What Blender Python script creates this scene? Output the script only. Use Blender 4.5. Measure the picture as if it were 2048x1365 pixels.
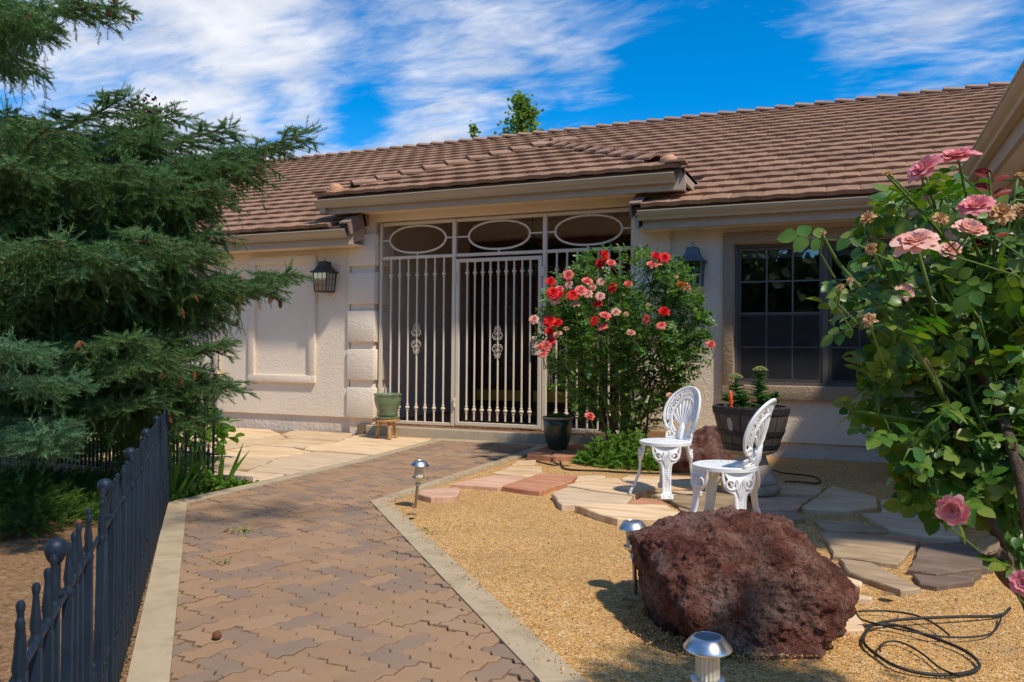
import bpy, bmesh, math, random
import numpy as np
from mathutils import Matrix, Vector

for o in list(bpy.data.objects):
    bpy.data.objects.remove(o)
sc = bpy.context.scene
col = sc.collection
random.seed(5)
RNG = np.random.default_rng(11)

# ------------------------------------------------------------------ camera
cam_d = bpy.data.cameras.new('camera'); cam = bpy.data.objects.new('camera', cam_d); col.objects.link(cam)
cam_d.sensor_width = 36.0; cam_d.lens = 28.33; cam_d.clip_start = 0.05; cam_d.clip_end = 3000
YAW, PIT, ROLL = .398786, .0132256, .0079255
R = Matrix.Rotation(YAW, 4, 'Z') @ Matrix.Rotation(math.pi / 2 + PIT, 4, 'X') @ Matrix.Rotation(ROLL, 4, 'Z')
cam.matrix_world = Matrix.Translation((0, 0, 1.1)) @ R
sc.camera = cam

# ------------------------------------------------------------------ light
SUN = Vector((.60, -.32, 1.0)).normalized()
w = bpy.data.worlds.new('World'); sc.world = w; w.use_nodes = True
nt = w.node_tree; nt.nodes.clear()
def wn(t, **k):
    n = nt.nodes.new(t)
    for a, b in k.items(): setattr(n, a, b)
    return n
wout = wn('ShaderNodeOutputWorld'); bg = wn('ShaderNodeBackground'); nt.links.new(bg.outputs[0], wout.inputs[0])
sky = wn('ShaderNodeTexSky', sky_type='NISHITA'); sky.sun_disc = False
sky.sun_elevation = math.asin(SUN.z); sky.sun_rotation = math.atan2(SUN.x, SUN.y)
sky.altitude = 1600; sky.air_density = 1.0; sky.dust_density = .4; sky.ozone_density = 2.5
hs = wn('ShaderNodeHueSaturation'); hs.inputs['Saturation'].default_value = 1.5; hs.inputs['Value'].default_value = .30
hs.inputs['Hue'].default_value = .499
nt.links.new(sky.outputs[0], hs.inputs['Color'])
bg.inputs['Strength'].default_value = .15
geo = wn('ShaderNodeNewGeometry')
vinv = wn('ShaderNodeVectorMath', operation='SCALE'); vinv.inputs['Scale'].default_value = -1
nt.links.new(geo.outputs['Incoming'], vinv.inputs[0])
DIR = vinv.outputs[0]
def wmath(op, a, b=None, clamp=False):
    n = wn('ShaderNodeMath', operation=op); n.use_clamp = clamp
    for i, v in enumerate((a, b)):
        if v is None: continue
        if isinstance(v, (int, float)): n.inputs[i].default_value = v
        else: nt.links.new(v, n.inputs[i])
    return n.outputs[0]
# cloud layer: flat sheets high above, seen through a plane projection of the view direction
sep = wn('ShaderNodeSeparateXYZ'); nt.links.new(DIR, sep.inputs[0])
zc = wmath('ADD', wmath('MAXIMUM', sep.outputs[2], 0.0), .16)
cmb = wn('ShaderNodeCombineXYZ')
nt.links.new(wmath('DIVIDE', sep.outputs[0], zc), cmb.inputs[0]); nt.links.new(wmath('DIVIDE', sep.outputs[1], zc), cmb.inputs[1])
def wnoise(scale, detail, rough, dist, rot=0, sx=1, sy=1):
    mp = wn('ShaderNodeMapping'); mp.inputs['Rotation'].default_value = (0, 0, rot); mp.inputs['Scale'].default_value = (sx, sy, 1)
    nt.links.new(cmb.outputs[0], mp.inputs[0])
    n = wn('ShaderNodeTexNoise'); n.inputs['Scale'].default_value = scale; n.inputs['Detail'].default_value = detail
    n.inputs['Roughness'].default_value = rough; n.inputs['Distortion'].default_value = dist
    nt.links.new(mp.outputs[0], n.inputs[0]); return n.outputs[0]
n1 = wnoise(1.3, 6, .55, .6, .55, 1.0, 1.9)
n2 = wnoise(4.6, 8, .60, .5, .55, .8, 1.7)
n4 = wnoise(13, 8, .66, .6, .35, .7, 1.6)
dens = wmath('ADD', wmath('ADD', wmath('MULTIPLY', n1, .50), wmath('MULTIPLY', n2, .42)), wmath('MULTIPLY', n4, .20))
# banks of cloud by sky direction (unit vectors), each a soft patch
for (dx, dy, dz), rad, wt in (((-.700, .640, .330), .26, .15), ((-.604, .708, .365), .17, .12), ((-.434, .836, .335), .16, .09), ((-.320, .870, .375), .16, .10),
                              ((-.584, .772, .245), .14, .10), ((-.47, .85, .255), .12, .06), ((-.68, .70, .20), .16, .06),
                              ((.023, .941, .337), .15, .07), ((.10, .934, .342), .12, .04),
                              ((-.15, .94, .31), .17, -.15), ((-.20, .95, .20), .2, -.13), ((-.03, .97, .22), .2, -.12), ((-.535, .80, .272), .06, -.16), ((-.62, .735, .288), .05, -.12), ((-.36, .90, .25), .12, -.06)):
    dn = wn('ShaderNodeVectorMath', operation='DISTANCE'); nt.links.new(DIR, dn.inputs[0]); dn.inputs[1].default_value = (dx, dy, dz)
    mr = wn('ShaderNodeMapRange', interpolation_type='SMOOTHERSTEP'); mr.inputs[1].default_value = 0; mr.inputs[2].default_value = rad
    mr.inputs[3].default_value = wt; mr.inputs[4].default_value = 0
    nt.links.new(dn.outputs['Value'], mr.inputs[0]); dens = wmath('ADD', dens, mr.outputs[0])
cr = wn('ShaderNodeMapRange', interpolation_type='SMOOTHSTEP'); cr.inputs[1].default_value = .49; cr.inputs[2].default_value = .82; cr.inputs[3].default_value = 0; cr.inputs[4].default_value = .92
nt.links.new(dens, cr.inputs[0])
mx = wn('ShaderNodeMix', data_type='RGBA'); nt.links.new(cr.outputs[0], mx.inputs[0]); nt.links.new(hs.outputs[0], mx.inputs[6])
cc = wn('ShaderNodeMix', data_type='RGBA'); cc.inputs[6].default_value = (1.02, 1.08, 1.22, 1); cc.inputs[7].default_value = (1.56, 1.57, 1.62, 1)
n3 = wnoise(2.6, 6, .6, .4, .9, 1.0, 1.8)
c3 = wn('ShaderNodeMapRange'); c3.inputs[1].default_value = .36; c3.inputs[2].default_value = .62; nt.links.new(n3, c3.inputs[0]); nt.links.new(c3.outputs[0], cc.inputs[0])
nt.links.new(cc.outputs[2], mx.inputs[7])
nt.links.new(mx.outputs[2], bg.inputs['Color'])

sd = bpy.data.lights.new('sun', 'SUN'); sd.energy = 1.0; sd.angle = math.radians(2.5); sd.color = (1, .93, .80)
sun = bpy.data.objects.new('sun', sd); col.objects.link(sun); sun.rotation_euler = (-SUN).to_track_quat('-Z', 'Y').to_euler(); sun.location = (4, -4, 12)
sc.view_settings.view_transform = 'Standard'; sc.view_settings.look = 'None'; sc.view_settings.exposure = 2.12; sc.view_settings.gamma = 1
sc.render.engine = 'CYCLES'

# ------------------------------------------------------------------ helpers
class MB:
    def __init__(s): s.v = []; s.f = []
    def add(s, v, f):
        b = len(s.v); s.v += [tuple(p) for p in v]; s.f += [tuple(i + b for i in q) for q in f]; return s
    def box(s, x0, x1, y0, y1, z0, z1):
        return s.add([(x, y, z) for z in (z0, z1) for y in (y0, y1) for x in (x0, x1)],
                     [(0, 2, 3, 1), (4, 5, 7, 6), (0, 1, 5, 4), (2, 6, 7, 3), (0, 4, 6, 2), (1, 3, 7, 5)])
    def cbox(s, x0, x1, y0, y1, z0, z1, c=.01, seg=2):
        bm = bmesh.new(); bmesh.ops.create_cube(bm, size=1)
        for v in bm.verts:
            v.co = ((x0 + x1) / 2 + v.co.x * (x1 - x0), (y0 + y1) / 2 + v.co.y * (y1 - y0), (z0 + z1) / 2 + v.co.z * (z1 - z0))
        bmesh.ops.bevel(bm, geom=bm.edges[:], offset=c, segments=seg, affect='EDGES', profile=.5)
        bm.verts.index_update()
        s.add([v.co[:] for v in bm.verts], [[v.index for v in f.verts] for f in bm.faces]); bm.free(); return s
    def bar(s, p, q, r, n=6, r2=None):
        return s.tube([p, q], [r, r if r2 is None else r2], n)
    def tube(s, pts, rad, n=6, flat=1.0, caps=True, up=None):
        P = [Vector(p) for p in pts]; m = len(P)
        if not hasattr(rad, '__len__'): rad = [rad] * m
        b = len(s.v); prev = None
        for i, p in enumerate(P):
            t = (P[min(i + 1, m - 1)] - P[max(i - 1, 0)])
            if t.length < 1e-9: t = Vector((0, 0, 1))
            t.normalize()
            if up is not None: a = Vector(up) - t * t.dot(Vector(up))
            elif prev is not None: a = prev - t * t.dot(prev)
            else: a = Vector((0, 0, 1)) if abs(t.z) < .9 else Vector((1, 0, 0)); a = a - t * t.dot(a)
            if a.length < 1e-6: a = t.orthogonal()
            a.normalize(); prev = a; c = t.cross(a)
            for k in range(n):
                th = 2 * math.pi * (k + .5) / n
                s.v.append(tuple(p + a * (math.cos(th) * rad[i] * flat) + c * (math.sin(th) * rad[i])))
        for i in range(m - 1):
            for k in range(n):
                k2 = (k + 1) % n
                s.f.append((b + i * n + k, b + i * n + k2, b + (i + 1) * n + k2, b + (i + 1) * n + k))
        if caps:
            s.f.append(tuple(b + k for k in range(n))[::-1]); s.f.append(tuple(b + (m - 1) * n + k for k in range(n)))
        return s
    def lathe(s, prof, n=20, cx=0, cy=0, caps=True):
        b = len(s.v); m = len(prof)
        for r, z in prof:
            for k in range(n):
                th = 2 * math.pi * k / n; s.v.append((cx + r * math.cos(th), cy + r * math.sin(th), z))
        for i in range(m - 1):
            for k in range(n):
                k2 = (k + 1) % n; s.f.append((b + i * n + k, b + i * n + k2, b + (i + 1) * n + k2, b + (i + 1) * n + k))
        if caps:
            s.f.append(tuple(b + k for k in range(n))[::-1]); s.f.append(tuple(b + (m - 1) * n + k for k in range(n)))
        return s
    def prism(s, poly, z0, z1, inset=0.0):
        n = len(poly); b = len(s.v)
        cx = sum(p[0] for p in poly) / n; cy = sum(p[1] for p in poly) / n
        for p in poly: s.v.append((p[0], p[1], z0))
        for p in poly: s.v.append((p[0], p[1], z1 - inset))
        for p in poly:
            d = max(math.hypot(p[0] - cx, p[1] - cy), 1e-6); k = 1 - inset / d; s.v.append((cx + (p[0] - cx) * k, cy + (p[1] - cy) * k, z1))
        for l in (0, 1):
            for k in range(n):
                k2 = (k + 1) % n; s.f.append((b + l * n + k, b + l * n + k2, b + (l + 1) * n + k2, b + (l + 1) * n + k))
        s.f.append(tuple(b + 2 * n + k for k in range(n))); s.f.append(tuple(b + k for k in range(n))[::-1]); return s
    def sweep(s, prof, axis, a0, a1):
        n = len(prof); b = len(s.v)
        for a in (a0, a1):
            for p, z in prof: s.v.append((a, p, z) if axis == 'x' else (p, a, z))
        for k in range(n):
            k2 = (k + 1) % n; s.f.append((b + k, b + k2, b + n + k2, b + n + k))
        s.f.append(tuple(range(b, b + n))[::-1]); s.f.append(tuple(range(b + n, b + 2 * n))); return s
    def xf(s, M, start=0):
        for i in range(start, len(s.v)): s.v[i] = tuple(M @ Vector(s.v[i]))
        return s
    def mesh(s, name, mat, smooth=False):
        me = bpy.data.meshes.new(name); me.from_pydata(s.v, [], s.f)
        bm = bmesh.new(); bm.from_mesh(me); bmesh.ops.recalc_face_normals(bm, faces=bm.faces[:]); bm.to_mesh(me); bm.free()
        if mat: me.materials.append(mat)
        if smooth:
            for p in me.polygons: p.use_smooth = True
            if smooth != 'all' and hasattr(me, 'set_sharp_from_angle'): me.set_sharp_from_angle(angle=math.radians(38))
        return me
    def build(s, name, mat, parent=None, smooth=False):
        return link(name, s.mesh(name, mat, smooth), parent)
def link(name, me, parent=None, loc=None, rz=0):
    o = bpy.data.objects.new(name, me); col.objects.link(o)
    if parent is not None: o.parent = parent
    if loc is not None: o.location = loc
    if rz: o.rotation_euler.z = rz
    return o
def tag(o, label=None, cat=None, group=None, kind=None):
    if label: o['label'] = label
    if cat: o['category'] = cat
    if group: o['group'] = group
    if kind: o['kind'] = kind
    return o
def thing(name, label, cat, loc=(0, 0, 0), rz=0, group=None):
    return tag(link(name, None, None, loc, rz), label, cat, group)
def copy_tree(o, parent=None):
    c = o.copy(); col.objects.link(c)
    if parent is not None: c.parent = parent
    for ch in list(o.children): copy_tree(ch, c)
    return c
def npobj(name, V, F, mat, parent=None, smooth=False):
    V = np.asarray(V, np.float32).reshape(-1, 3); F = np.asarray(F, np.int32); k = F.shape[1]; n = len(F)
    me = bpy.data.meshes.new(name); me.vertices.add(len(V)); me.vertices.foreach_set('co', V.ravel())
    me.loops.add(n * k); me.loops.foreach_set('vertex_index', F.ravel()); me.polygons.add(n)
    me.polygons.foreach_set('loop_start', np.arange(0, n * k, k, dtype=np.int32))
    me.update(calc_edges=True)
    if smooth: me.polygons.foreach_set('use_smooth', np.ones(n, bool))
    me.materials.append(mat); me.validate(); return link(name, me, parent)
def unit(a):
    a = np.asarray(a, float); return a / np.maximum(np.linalg.norm(a, axis=-1, keepdims=True), 1e-9)
def scatter(T, TF, pos, ydir, zdir, scale):
    """copies of template T: +Y of the template runs along ydir, +Z towards zdir"""
    Y = unit(ydir); X = unit(np.cross(Y, zdir)); Z = np.cross(X, Y); sc_ = np.asarray(scale).reshape(-1, 1, 1)
    V = np.asarray(pos)[:, None] + sc_ * (T[None, :, 0:1] * X[:, None] + T[None, :, 1:2] * Y[:, None] + T[None, :, 2:3] * Z[:, None])
    n = len(T); F = TF[None] + (np.arange(len(V)) * n)[:, None, None]
    return V.reshape(-1, 3), F.reshape(-1, TF.shape[1])
def merge(parts):
    Vs, Fs, b = [], [], 0
    for V, F in parts: Vs.append(V); Fs.append(F + b); b += len(V)
    return np.concatenate(Vs), np.concatenate(Fs)

# ------------------------------------------------------------------ materials
def _new(name):
    m = bpy.data.materials.new(name); m.use_nodes = True; t = m.node_tree; t.nodes.clear()
    out = t.nodes.new('ShaderNodeOutputMaterial'); b = t.nodes.new('ShaderNodeBsdfPrincipled'); t.links.new(b.outputs[0], out.inputs[0])
    return m, t, b, out
def _in(t, n, i, v):
    if hasattr(v, 'is_output') or isinstance(v, bpy.types.NodeSocket): t.links.new(v, n.inputs[i])
    else: n.inputs[i].default_value = v
def _noise(t, vec, scale, detail=4, rough=.55, dist=0):
    n = t.nodes.new('ShaderNodeTexNoise'); n.inputs['Scale'].default_value = scale; n.inputs['Detail'].default_value = detail
    n.inputs['Roughness'].default_value = rough; n.inputs['Distortion'].default_value = dist; t.links.new(vec, n.inputs['Vector']); return n.outputs[0]
def _math(t, op, a, b=0.0, c=None):
    n = t.nodes.new('ShaderNodeMath'); n.operation = op; _in(t, n, 0, a); _in(t, n, 1, b)
    if c is not None: _in(t, n, 2, c)
    return n.outputs[0]
def _ramp(t, fac, stops):
    n = t.nodes.new('ShaderNodeValToRGB'); e = n.color_ramp.elements
    while len(e) < len(stops): e.new(.5)
    for el, (p, c) in zip(e, stops): el.position = p; el.color = (*c, 1) if len(c) == 3 else c
    t.links.new(fac, n.inputs[0]); return n.outputs[0]
def _mix(t, fac, a, b, mode='MIX'):
    n = t.nodes.new('ShaderNodeMix'); n.data_type = 'RGBA'; n.blend_type = mode; _in(t, n, 0, fac)
    for i, v in ((6, a), (7, b)):
        if isinstance(v, tuple): n.inputs[i].default_value = (*v, 1) if len(v) == 3 else v
        else: t.links.new(v, n.inputs[i])
    return n.outputs[2]
def _rand(t):
    g = t.nodes.new('ShaderNodeNewGeometry'); o = t.nodes.new('ShaderNodeObjectInfo')
    return _math(t, 'FRACT', _math(t, 'ADD', g.outputs['Random Per Island'], o.outputs['Random']))
def _pos(t): return t.nodes.new('ShaderNodeNewGeometry').outputs['Position']
def _map(t, vec, scale=(1, 1, 1), rot=(0, 0, 0)):
    n = t.nodes.new('ShaderNodeMapping'); n.inputs['Scale'].default_value = scale; n.inputs['Rotation'].default_value = rot
    t.links.new(vec, n.inputs['Vector']); return n.outputs[0]
def _bump(t, b, h, dist, strength=1.0):
    n = t.nodes.new('ShaderNodeBump'); n.inputs['Distance'].default_value = dist; n.inputs['Strength'].default_value = strength
    t.links.new(h, n.inputs['Height']); t.links.new(n.outputs[0], b.inputs['Normal'])
def pmat(name, cols, rough=.8, nscale=6, bumps=(), spec=.3, metal=0, isl=0.0, dirt=None, stretch=(1, 1, 1), rot=(0, 0, 0), detail=5, coat=0, rvar=0):
    m, t, b, out = _new(name); p = _map(t, _pos(t), stretch, rot); f = _noise(t, p, nscale, detail, .6, .3)
    n = len(cols); c = _ramp(t, f, [(.28 + .44 * i / max(n - 1, 1), q) for i, q in enumerate(cols)]) if n > 1 else None
    if c is None:
        rgb = t.nodes.new('ShaderNodeRGB'); rgb.outputs[0].default_value = (*cols[0], 1); c = rgb.outputs[0]
    if isl:
        r = _rand(t); v = _math(t, 'MULTIPLY_ADD', r, 2 * isl, 1 - isl)
        cc = t.nodes.new('ShaderNodeCombineXYZ')
        for i in range(3): t.links.new(v, cc.inputs[i])
        c = _mix(t, 1.0, c, cc.outputs[0], 'MULTIPLY')
    if dirt:
        ds, dc, lo, hi = dirt; dn = _noise(t, _pos(t), ds, 6, .65, .4)
        k = t.nodes.new('ShaderNodeMapRange'); k.inputs[1].default_value = lo; k.inputs[2].default_value = hi; k.inputs[4].default_value = .85
        t.links.new(dn, k.inputs[0]); c = _mix(t, k.outputs[0], c, dc)
    t.links.new(c, b.inputs['Base Color']); b.inputs['Roughness'].default_value = rough; b.inputs['Metallic'].default_value = metal
    if rvar: t.links.new(_math(t, 'MULTIPLY_ADD', f, rvar * 2, rough - rvar), b.inputs['Roughness'])
    b.inputs['Specular IOR Level'].default_value = spec; b.inputs['Coat Weight'].default_value = coat
    h = None
    for s_, d_ in bumps:
        x = _math(t, 'MULTIPLY', _noise(t, _pos(t), s_, 3, .6, .6), d_); h = x if h is None else _math(t, 'ADD', h, x)
    if h is not None: _bump(t, b, h, 1.0)
    return m
def leafmat(name, cols, rough=.45, trans=.3, spec=.35):
    m, t, b, out = _new(name); r = _rand(t); n = len(cols)
    c = _ramp(t, r, [(i / (n - 1), q) for i, q in enumerate(cols)])
    f = _noise(t, _pos(t), 60, 3); c = _mix(t, _math(t, 'MULTIPLY', f, .35), c, (.02, .035, .008), 'MIX')
    t.links.new(c, b.inputs['Base Color']); b.inputs['Roughness'].default_value = rough; b.inputs['Specular IOR Level'].default_value = spec
    tr = t.nodes.new('ShaderNodeBsdfTranslucent'); g = t.nodes.new('ShaderNodeHueSaturation'); g.inputs['Value'].default_value = 1.5; g.inputs['Saturation'].default_value = 1.15
    t.links.new(c, g.inputs['Color']); t.links.new(g.outputs[0], tr.inputs[0])
    ms = t.nodes.new('ShaderNodeMixShader'); ms.inputs[0].default_value = trans; t.links.new(b.outputs[0], ms.inputs[1]); t.links.new(tr.outputs[0], ms.inputs[2])
    t.links.new(ms.outputs[0], out.inputs[0]); return m
def glassmat(name, tint=(.8, .85, .88), refl=1.0, dark=.0):
    m, t, b, out = _new(name); t.nodes.remove(b)
    tr = t.nodes.new('ShaderNodeBsdfTransparent'); tr.inputs[0].default_value = (*tint, 1)
    gl = t.nodes.new('ShaderNodeBsdfGlossy'); gl.inputs['Roughness'].default_value = .015; gl.inputs[0].default_value = (refl, refl, refl, 1)
    fr = t.nodes.new('ShaderNodeFresnel'); fr.inputs[0].default_value = 1.6
    f = _math(t, 'MULTIPLY_ADD', fr.outputs[0], 2.2, .06)
    ms = t.nodes.new('ShaderNodeMixShader'); t.links.new(f, ms.inputs[0]); t.links.new(tr.outputs[0], ms.inputs[1]); t.links.new(gl.outputs[0], ms.inputs[2])
    t.links.new(ms.outputs[0], out.inputs[0]); return m
def stucco(name, c1, c2, amp=.012, sc_=17):
    m, t, b, out = _new(name); p = _pos(t)
    f = _noise(t, p, 1.3, 6, .6, .3); c = _ramp(t, f, [(.3, c1), (.7, c2)]); t.links.new(c, b.inputs['Base Color']); b.inputs['Roughness'].default_value = .92; b.inputs['Specular IOR Level'].default_value = .15
    a = _noise(t, p, sc_, 2, .5, 1.3); k = t.nodes.new('ShaderNodeMapRange'); k.interpolation_type = 'SMOOTHSTEP'; k.inputs[1].default_value = .42; k.inputs[2].default_value = .60; t.links.new(a, k.inputs[0])
    h = _math(t, 'ADD', _math(t, 'MULTIPLY', k.outputs[0], amp), _math(t, 'MULTIPLY', _noise(t, p, 160, 2), .0022))
    _bump(t, b, h, 1.0, .8); return m

M = {}
M['stucco'] = stucco('stucco', (.80, .665, .515), (.84, .71, .565), .0030, 26)
M['stucco_trim'] = stucco('stucco_trim', (.35, .255, .17), (.40, .295, .20), .0045, 30)
M['stucco_base'] = stucco('stucco_base', (.62, .50, .39), (.76, .65, .54), .0045, 14)
M['porch_wall'] = stucco('porch_wall', (.70, .59, .49), (.74, .63, .53), .004, 24)
M['gutter'] = pmat('gutter', [(.46, .345, .215), (.51, .39, .25)], .42, 3, (), .5)
M['fascia'] = pmat('fascia', [(.42, .325, .23), (.47, .37, .265)], .6, 4, ((40, .0008),), .3)
M['tile'] = pmat('roof_tile', [(.225, .122, .072), (.295, .166, .10), (.345, .20, .125)], .88, 9, ((140, .002),), .2, isl=.15, dirt=(3.5, (.23, .15, .11), .55, .85))
M['ridge'] = pmat('ridge_tile', [(.29, .165, .105), (.36, .215, .145)], .88, 9, ((120, .003),), .2, isl=.12)
M['rake'] = pmat('rake_tile', [(.22, .15, .12), (.30, .20, .16)], .88, 9, ((120, .003),), .2, isl=.1)
M['underlay'] = pmat('underlay', [(.10, .06, .045), (.13, .08, .06)], .95)
M['copper'] = pmat('mortar_cap', [(.48, .22, .11), (.60, .32, .19)], .75, 14, ((60, .006),), .25)
M['gate'] = pmat('gate_paint', [(.68, .57, .43), (.73, .62, .48)], .5, 8, (), .35)
M['gate_light'] = pmat('scroll_paint', [(.72, .62, .50), (.76, .66, .54)], .5, 8, (), .35)
M['wood'] = pmat('dark_wood', [(.085, .035, .018), (.13, .055, .028)], .4, 5, (), .4, stretch=(6, 6, .5))
M['brass'] = pmat('brass', [(.80, .50, .06), (.88, .58, .09)], .35, 6, (), .5, metal=.3)
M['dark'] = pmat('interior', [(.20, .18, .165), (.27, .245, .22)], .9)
M['curtain'] = pmat('curtain', [(.30, .28, .25), (.42, .40, .36)], .9, 12, (), .2, stretch=(6, 6, .3))
M['glass'] = glassmat('window_glass', (.60, .64, .68))
M['screen'] = glassmat('screened_glass', (.46, .47, .48), .5)
M['clear'] = glassmat('clear_glass', (.62, .63, .60), .5)
M['bronze'] = pmat('window_bronze', [(.095, .078, .066), (.13, .11, .092)], .45, 6, (), .4)
M['muntin'] = pmat('muntin_grey', [(.13, .125, .125), (.17, .165, .16)], .5)
M['lantern'] = pmat('lantern_metal', [(.035, .032, .03), (.07, .062, .052), (.05, .06, .065)], .5, 30, ((120, .001),), .4, metal=.5)
M['lantern_grey'] = pmat('lantern_zinc', [(.11, .13, .15), (.17, .19, .21)], .5, 30, ((120, .001),), .4, metal=.4)
M['bulb'] = pmat('candle', [(.50, .45, .35)], .4)
M['white'] = pmat('white_paint', [(.78, .785, .78), (.83, .83, .82), (.85, .85, .84)], .42, 9, ((90, .0012),), .4, dirt=(14, (.40, .33, .24), .56, .80))
M['concrete'] = pmat('concrete', [(.40, .305, .19), (.46, .36, .235), (.42, .32, .20)], .9, 5, ((180, .002), (30, .003)), .2, dirt=(6, (.27, .20, .125), .48, .80))
M['step'] = pmat('step_concrete', [(.40, .325, .225), (.49, .40, .285)], .9, 5, ((180, .002), (30, .003)), .2, dirt=(5, (.26, .2, .13), .52, .8))
M['steel'] = pmat('steel', [(.62, .61, .59), (.72, .71, .69)], .33, 20, (), .5, metal=1.0)
M['steel_pole'] = pmat('steel_pole', [(.32, .29, .25), (.42, .38, .33)], .35, 20, (), .5, metal=.9)
M['solar'] = pmat('solar_cell', [(.09, .11, .13), (.13, .15, .17)], .35, 20, (), .6)
M['lens'] = pmat('lamp_lens', [(.62, .54, .38), (.72, .64, .47)], .25, 20, (), .5)
M['fence'] = pmat('fence_paint', [(.007, .016, .028), (.014, .028, .046)], .5, 12, ((60, .001),), .3, dirt=(30, (.09, .085, .08), .68, .88))
M['hose'] = pmat('hose', [(.012, .012, .013), (.03, .028, .026)], .55, 30, (), .35, dirt=(14, (.16, .12, .075), .55, .8))
M['iron'] = pmat('iron', [(.02, .02, .022), (.035, .033, .032)], .5, 30, (), .4)
M['celadon'] = pmat('celadon_glaze', [(.10, .145, .07), (.15, .20, .105), (.19, .225, .13)], .22, 7, ((15, .002),), .5, stretch=(1, 1, 1.6), coat=.4, dirt=(18, (.32, .30, .20), .62, .85))
M['darkgreen'] = pmat('green_glaze', [(.012, .035, .028), (.022, .052, .042)], .28, 7, (), .5, coat=.3, dirt=(12, (.10, .11, .08), .62, .88))
M['potrim'] = pmat('pot_rim', [(.36, .29, .18), (.44, .36, .24)], .5, 16)
M['soil'] = pmat('soil', [(.035, .024, .016), (.07, .048, .03)], 1, 60, ((90, .01),), .1)
M['stool'] = pmat('turned_wood', [(.42, .21, .07), (.56, .31, .12)], .42, 12, (), .4, stretch=(3, 3, .8))
M['barrel'] = pmat('barrel_plastic', [(.055, .042, .038), (.095, .072, .062), (.12, .095, .08)], .7, 14, ((60, .002),), .3, stretch=(3, 3, .4), dirt=(16, (.18, .15, .13), .6, .85))
M['band'] = pmat('barrel_band', [(.02, .019, .02), (.04, .038, .038)], .6, 14)
M['patch'] = pmat('worn_patch', [(.34, .29, .25), (.42, .36, .31)], .85, 30)
M['orange'] = pmat('orange_plastic', [(.85, .085, .012), (.9, .12, .02)], .35, 20, (), .5)
M['teal'] = pmat('teal_plastic', [(.02, .30, .36)], .4)
M['pedestal'] = pmat('cast_stone', [(.30, .23, .16), (.43, .35, .27), (.52, .45, .37)], .9, 7, ((40, .004),), .2, dirt=(9, (.25, .14, .06), .5, .8))
M['bark'] = pmat('bark', [(.07, .048, .035), (.14, .10, .075), (.20, .15, .115)], .95, 26, ((45, .008),), .1, stretch=(1, 1, .35))
M['rosebark'] = pmat('rose_bark', [(.05, .032, .022), (.12, .08, .055), (.19, .14, .105)], .9, 40, ((80, .005),), .2, stretch=(1, 1, .4))
M['cane'] = pmat('rose_cane', [(.06, .13, .02), (.13, .19, .035)], .5, 20)
M['twig'] = pmat('twig', [(.11, .075, .045), (.19, .135, .085)], .9, 40)
M['cone'] = pmat('spruce_cone', [(.12, .045, .018), (.24, .10, .042)], .7, 40, (), .3, isl=.25)
M['spruce'] = leafmat('spruce_needles', [(.06, .155, .068), (.092, .21, .08), (.14, .25, .078), (.22, .285, .065)], .5, .30, .3)
M['spruce_blue'] = leafmat('spruce_blue', [(.075, .185, .085), (.12, .245, .105), (.175, .29, .12)], .5, .25, .3)
M['juniper'] = leafmat('juniper', [(.05, .13, .018), (.085, .19, .026), (.12, .23, .035)], .6, .3)
M['evergreen'] = leafmat('evergreen_leaf', [(.02, .05, .012), (.035, .07, .018), (.05, .085, .02)], .7, .1)
M['roseleaf'] = leafmat('rose_leaf', [(.045, .14, .036), (.09, .22, .05), (.15, .28, .058), (.27, .33, .07)], .38, .40, .4)
M['roseleaf2'] = leafmat('rose_leaf_large', [(.045, .14, .02), (.085, .20, .028), (.14, .25, .036), (.23, .29, .05)], .36, .32, .45)
M['redleaf'] = leafmat('new_red_leaf', [(.20, .018, .012), (.32, .035, .02)], .4, .35)
M['weed'] = leafmat('weed_leaf', [(.07, .19, .02), (.13, .28, .03), (.21, .34, .045)], .5, .4)
M['iris'] = leafmat('iris_leaf', [(.10, .21, .03), (.19, .31, .045), (.34, .40, .06)], .45, .4)
M['poplar'] = leafmat('poplar_leaf', [(.11, .22, .03), (.17, .28, .04), (.27, .34, .06)], .45, .45)
M['plum'] = leafmat('plum_leaf', [(.05, .012, .02), (.09, .02, .03)], .5, .3)
M['sedum'] = leafmat('sedum_leaf', [(.07, .18, .045), (.12, .24, .065)], .45, .25)
M['sedumhead'] = leafmat('sedum_flower', [(.26, .32, .08), (.40, .42, .14)], .7, .2)
M['mulch'] = pmat('mulch', [(.16, .085, .04), (.30, .17, .085), (.42, .26, .14)], 1, 35, ((70, .02),), .1)
M['litter'] = pmat('dry_litter', [(.16, .09, .045), (.28, .18, .10)], .95, 50, (), .1, isl=.35)
M['log'] = pmat('log', [(.16, .12, .09), (.26, .20, .16)], .95, 20, ((50, .006),), .1, stretch=(.4, 3, 3))
def petal(name, a, b_, c_=None):
    m, t, b, out = _new(name); r = _rand(t); f = _noise(t, _pos(t), 45, 3)
    c = _ramp(t, _math(t, 'MULTIPLY_ADD', r, .6, _math(t, 'MULTIPLY', f, .4)), [(.15, a), (.55, b_), (.85, c_ or b_)])
    t.links.new(c, b.inputs['Base Color']); b.inputs['Roughness'].default_value = .55; b.inputs['Specular IOR Level'].default_value = .25
    tr = t.nodes.new('ShaderNodeBsdfTranslucent'); t.links.new(c, tr.inputs[0]); ms = t.nodes.new('ShaderNodeMixShader'); ms.inputs[0].default_value = .3
    t.links.new(b.outputs[0], ms.inputs[1]); t.links.new(tr.outputs[0], ms.inputs[2]); t.links.new(ms.outputs[0], out.inputs[0]); return m
M['p_red'] = petal('petal_red', (.72, .012, .018), (.85, .03, .03), (.80, .06, .06))
M['p_coral'] = petal('petal_coral', (.80, .10, .085), (.85, .22, .18), (.82, .34, .28))
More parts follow.
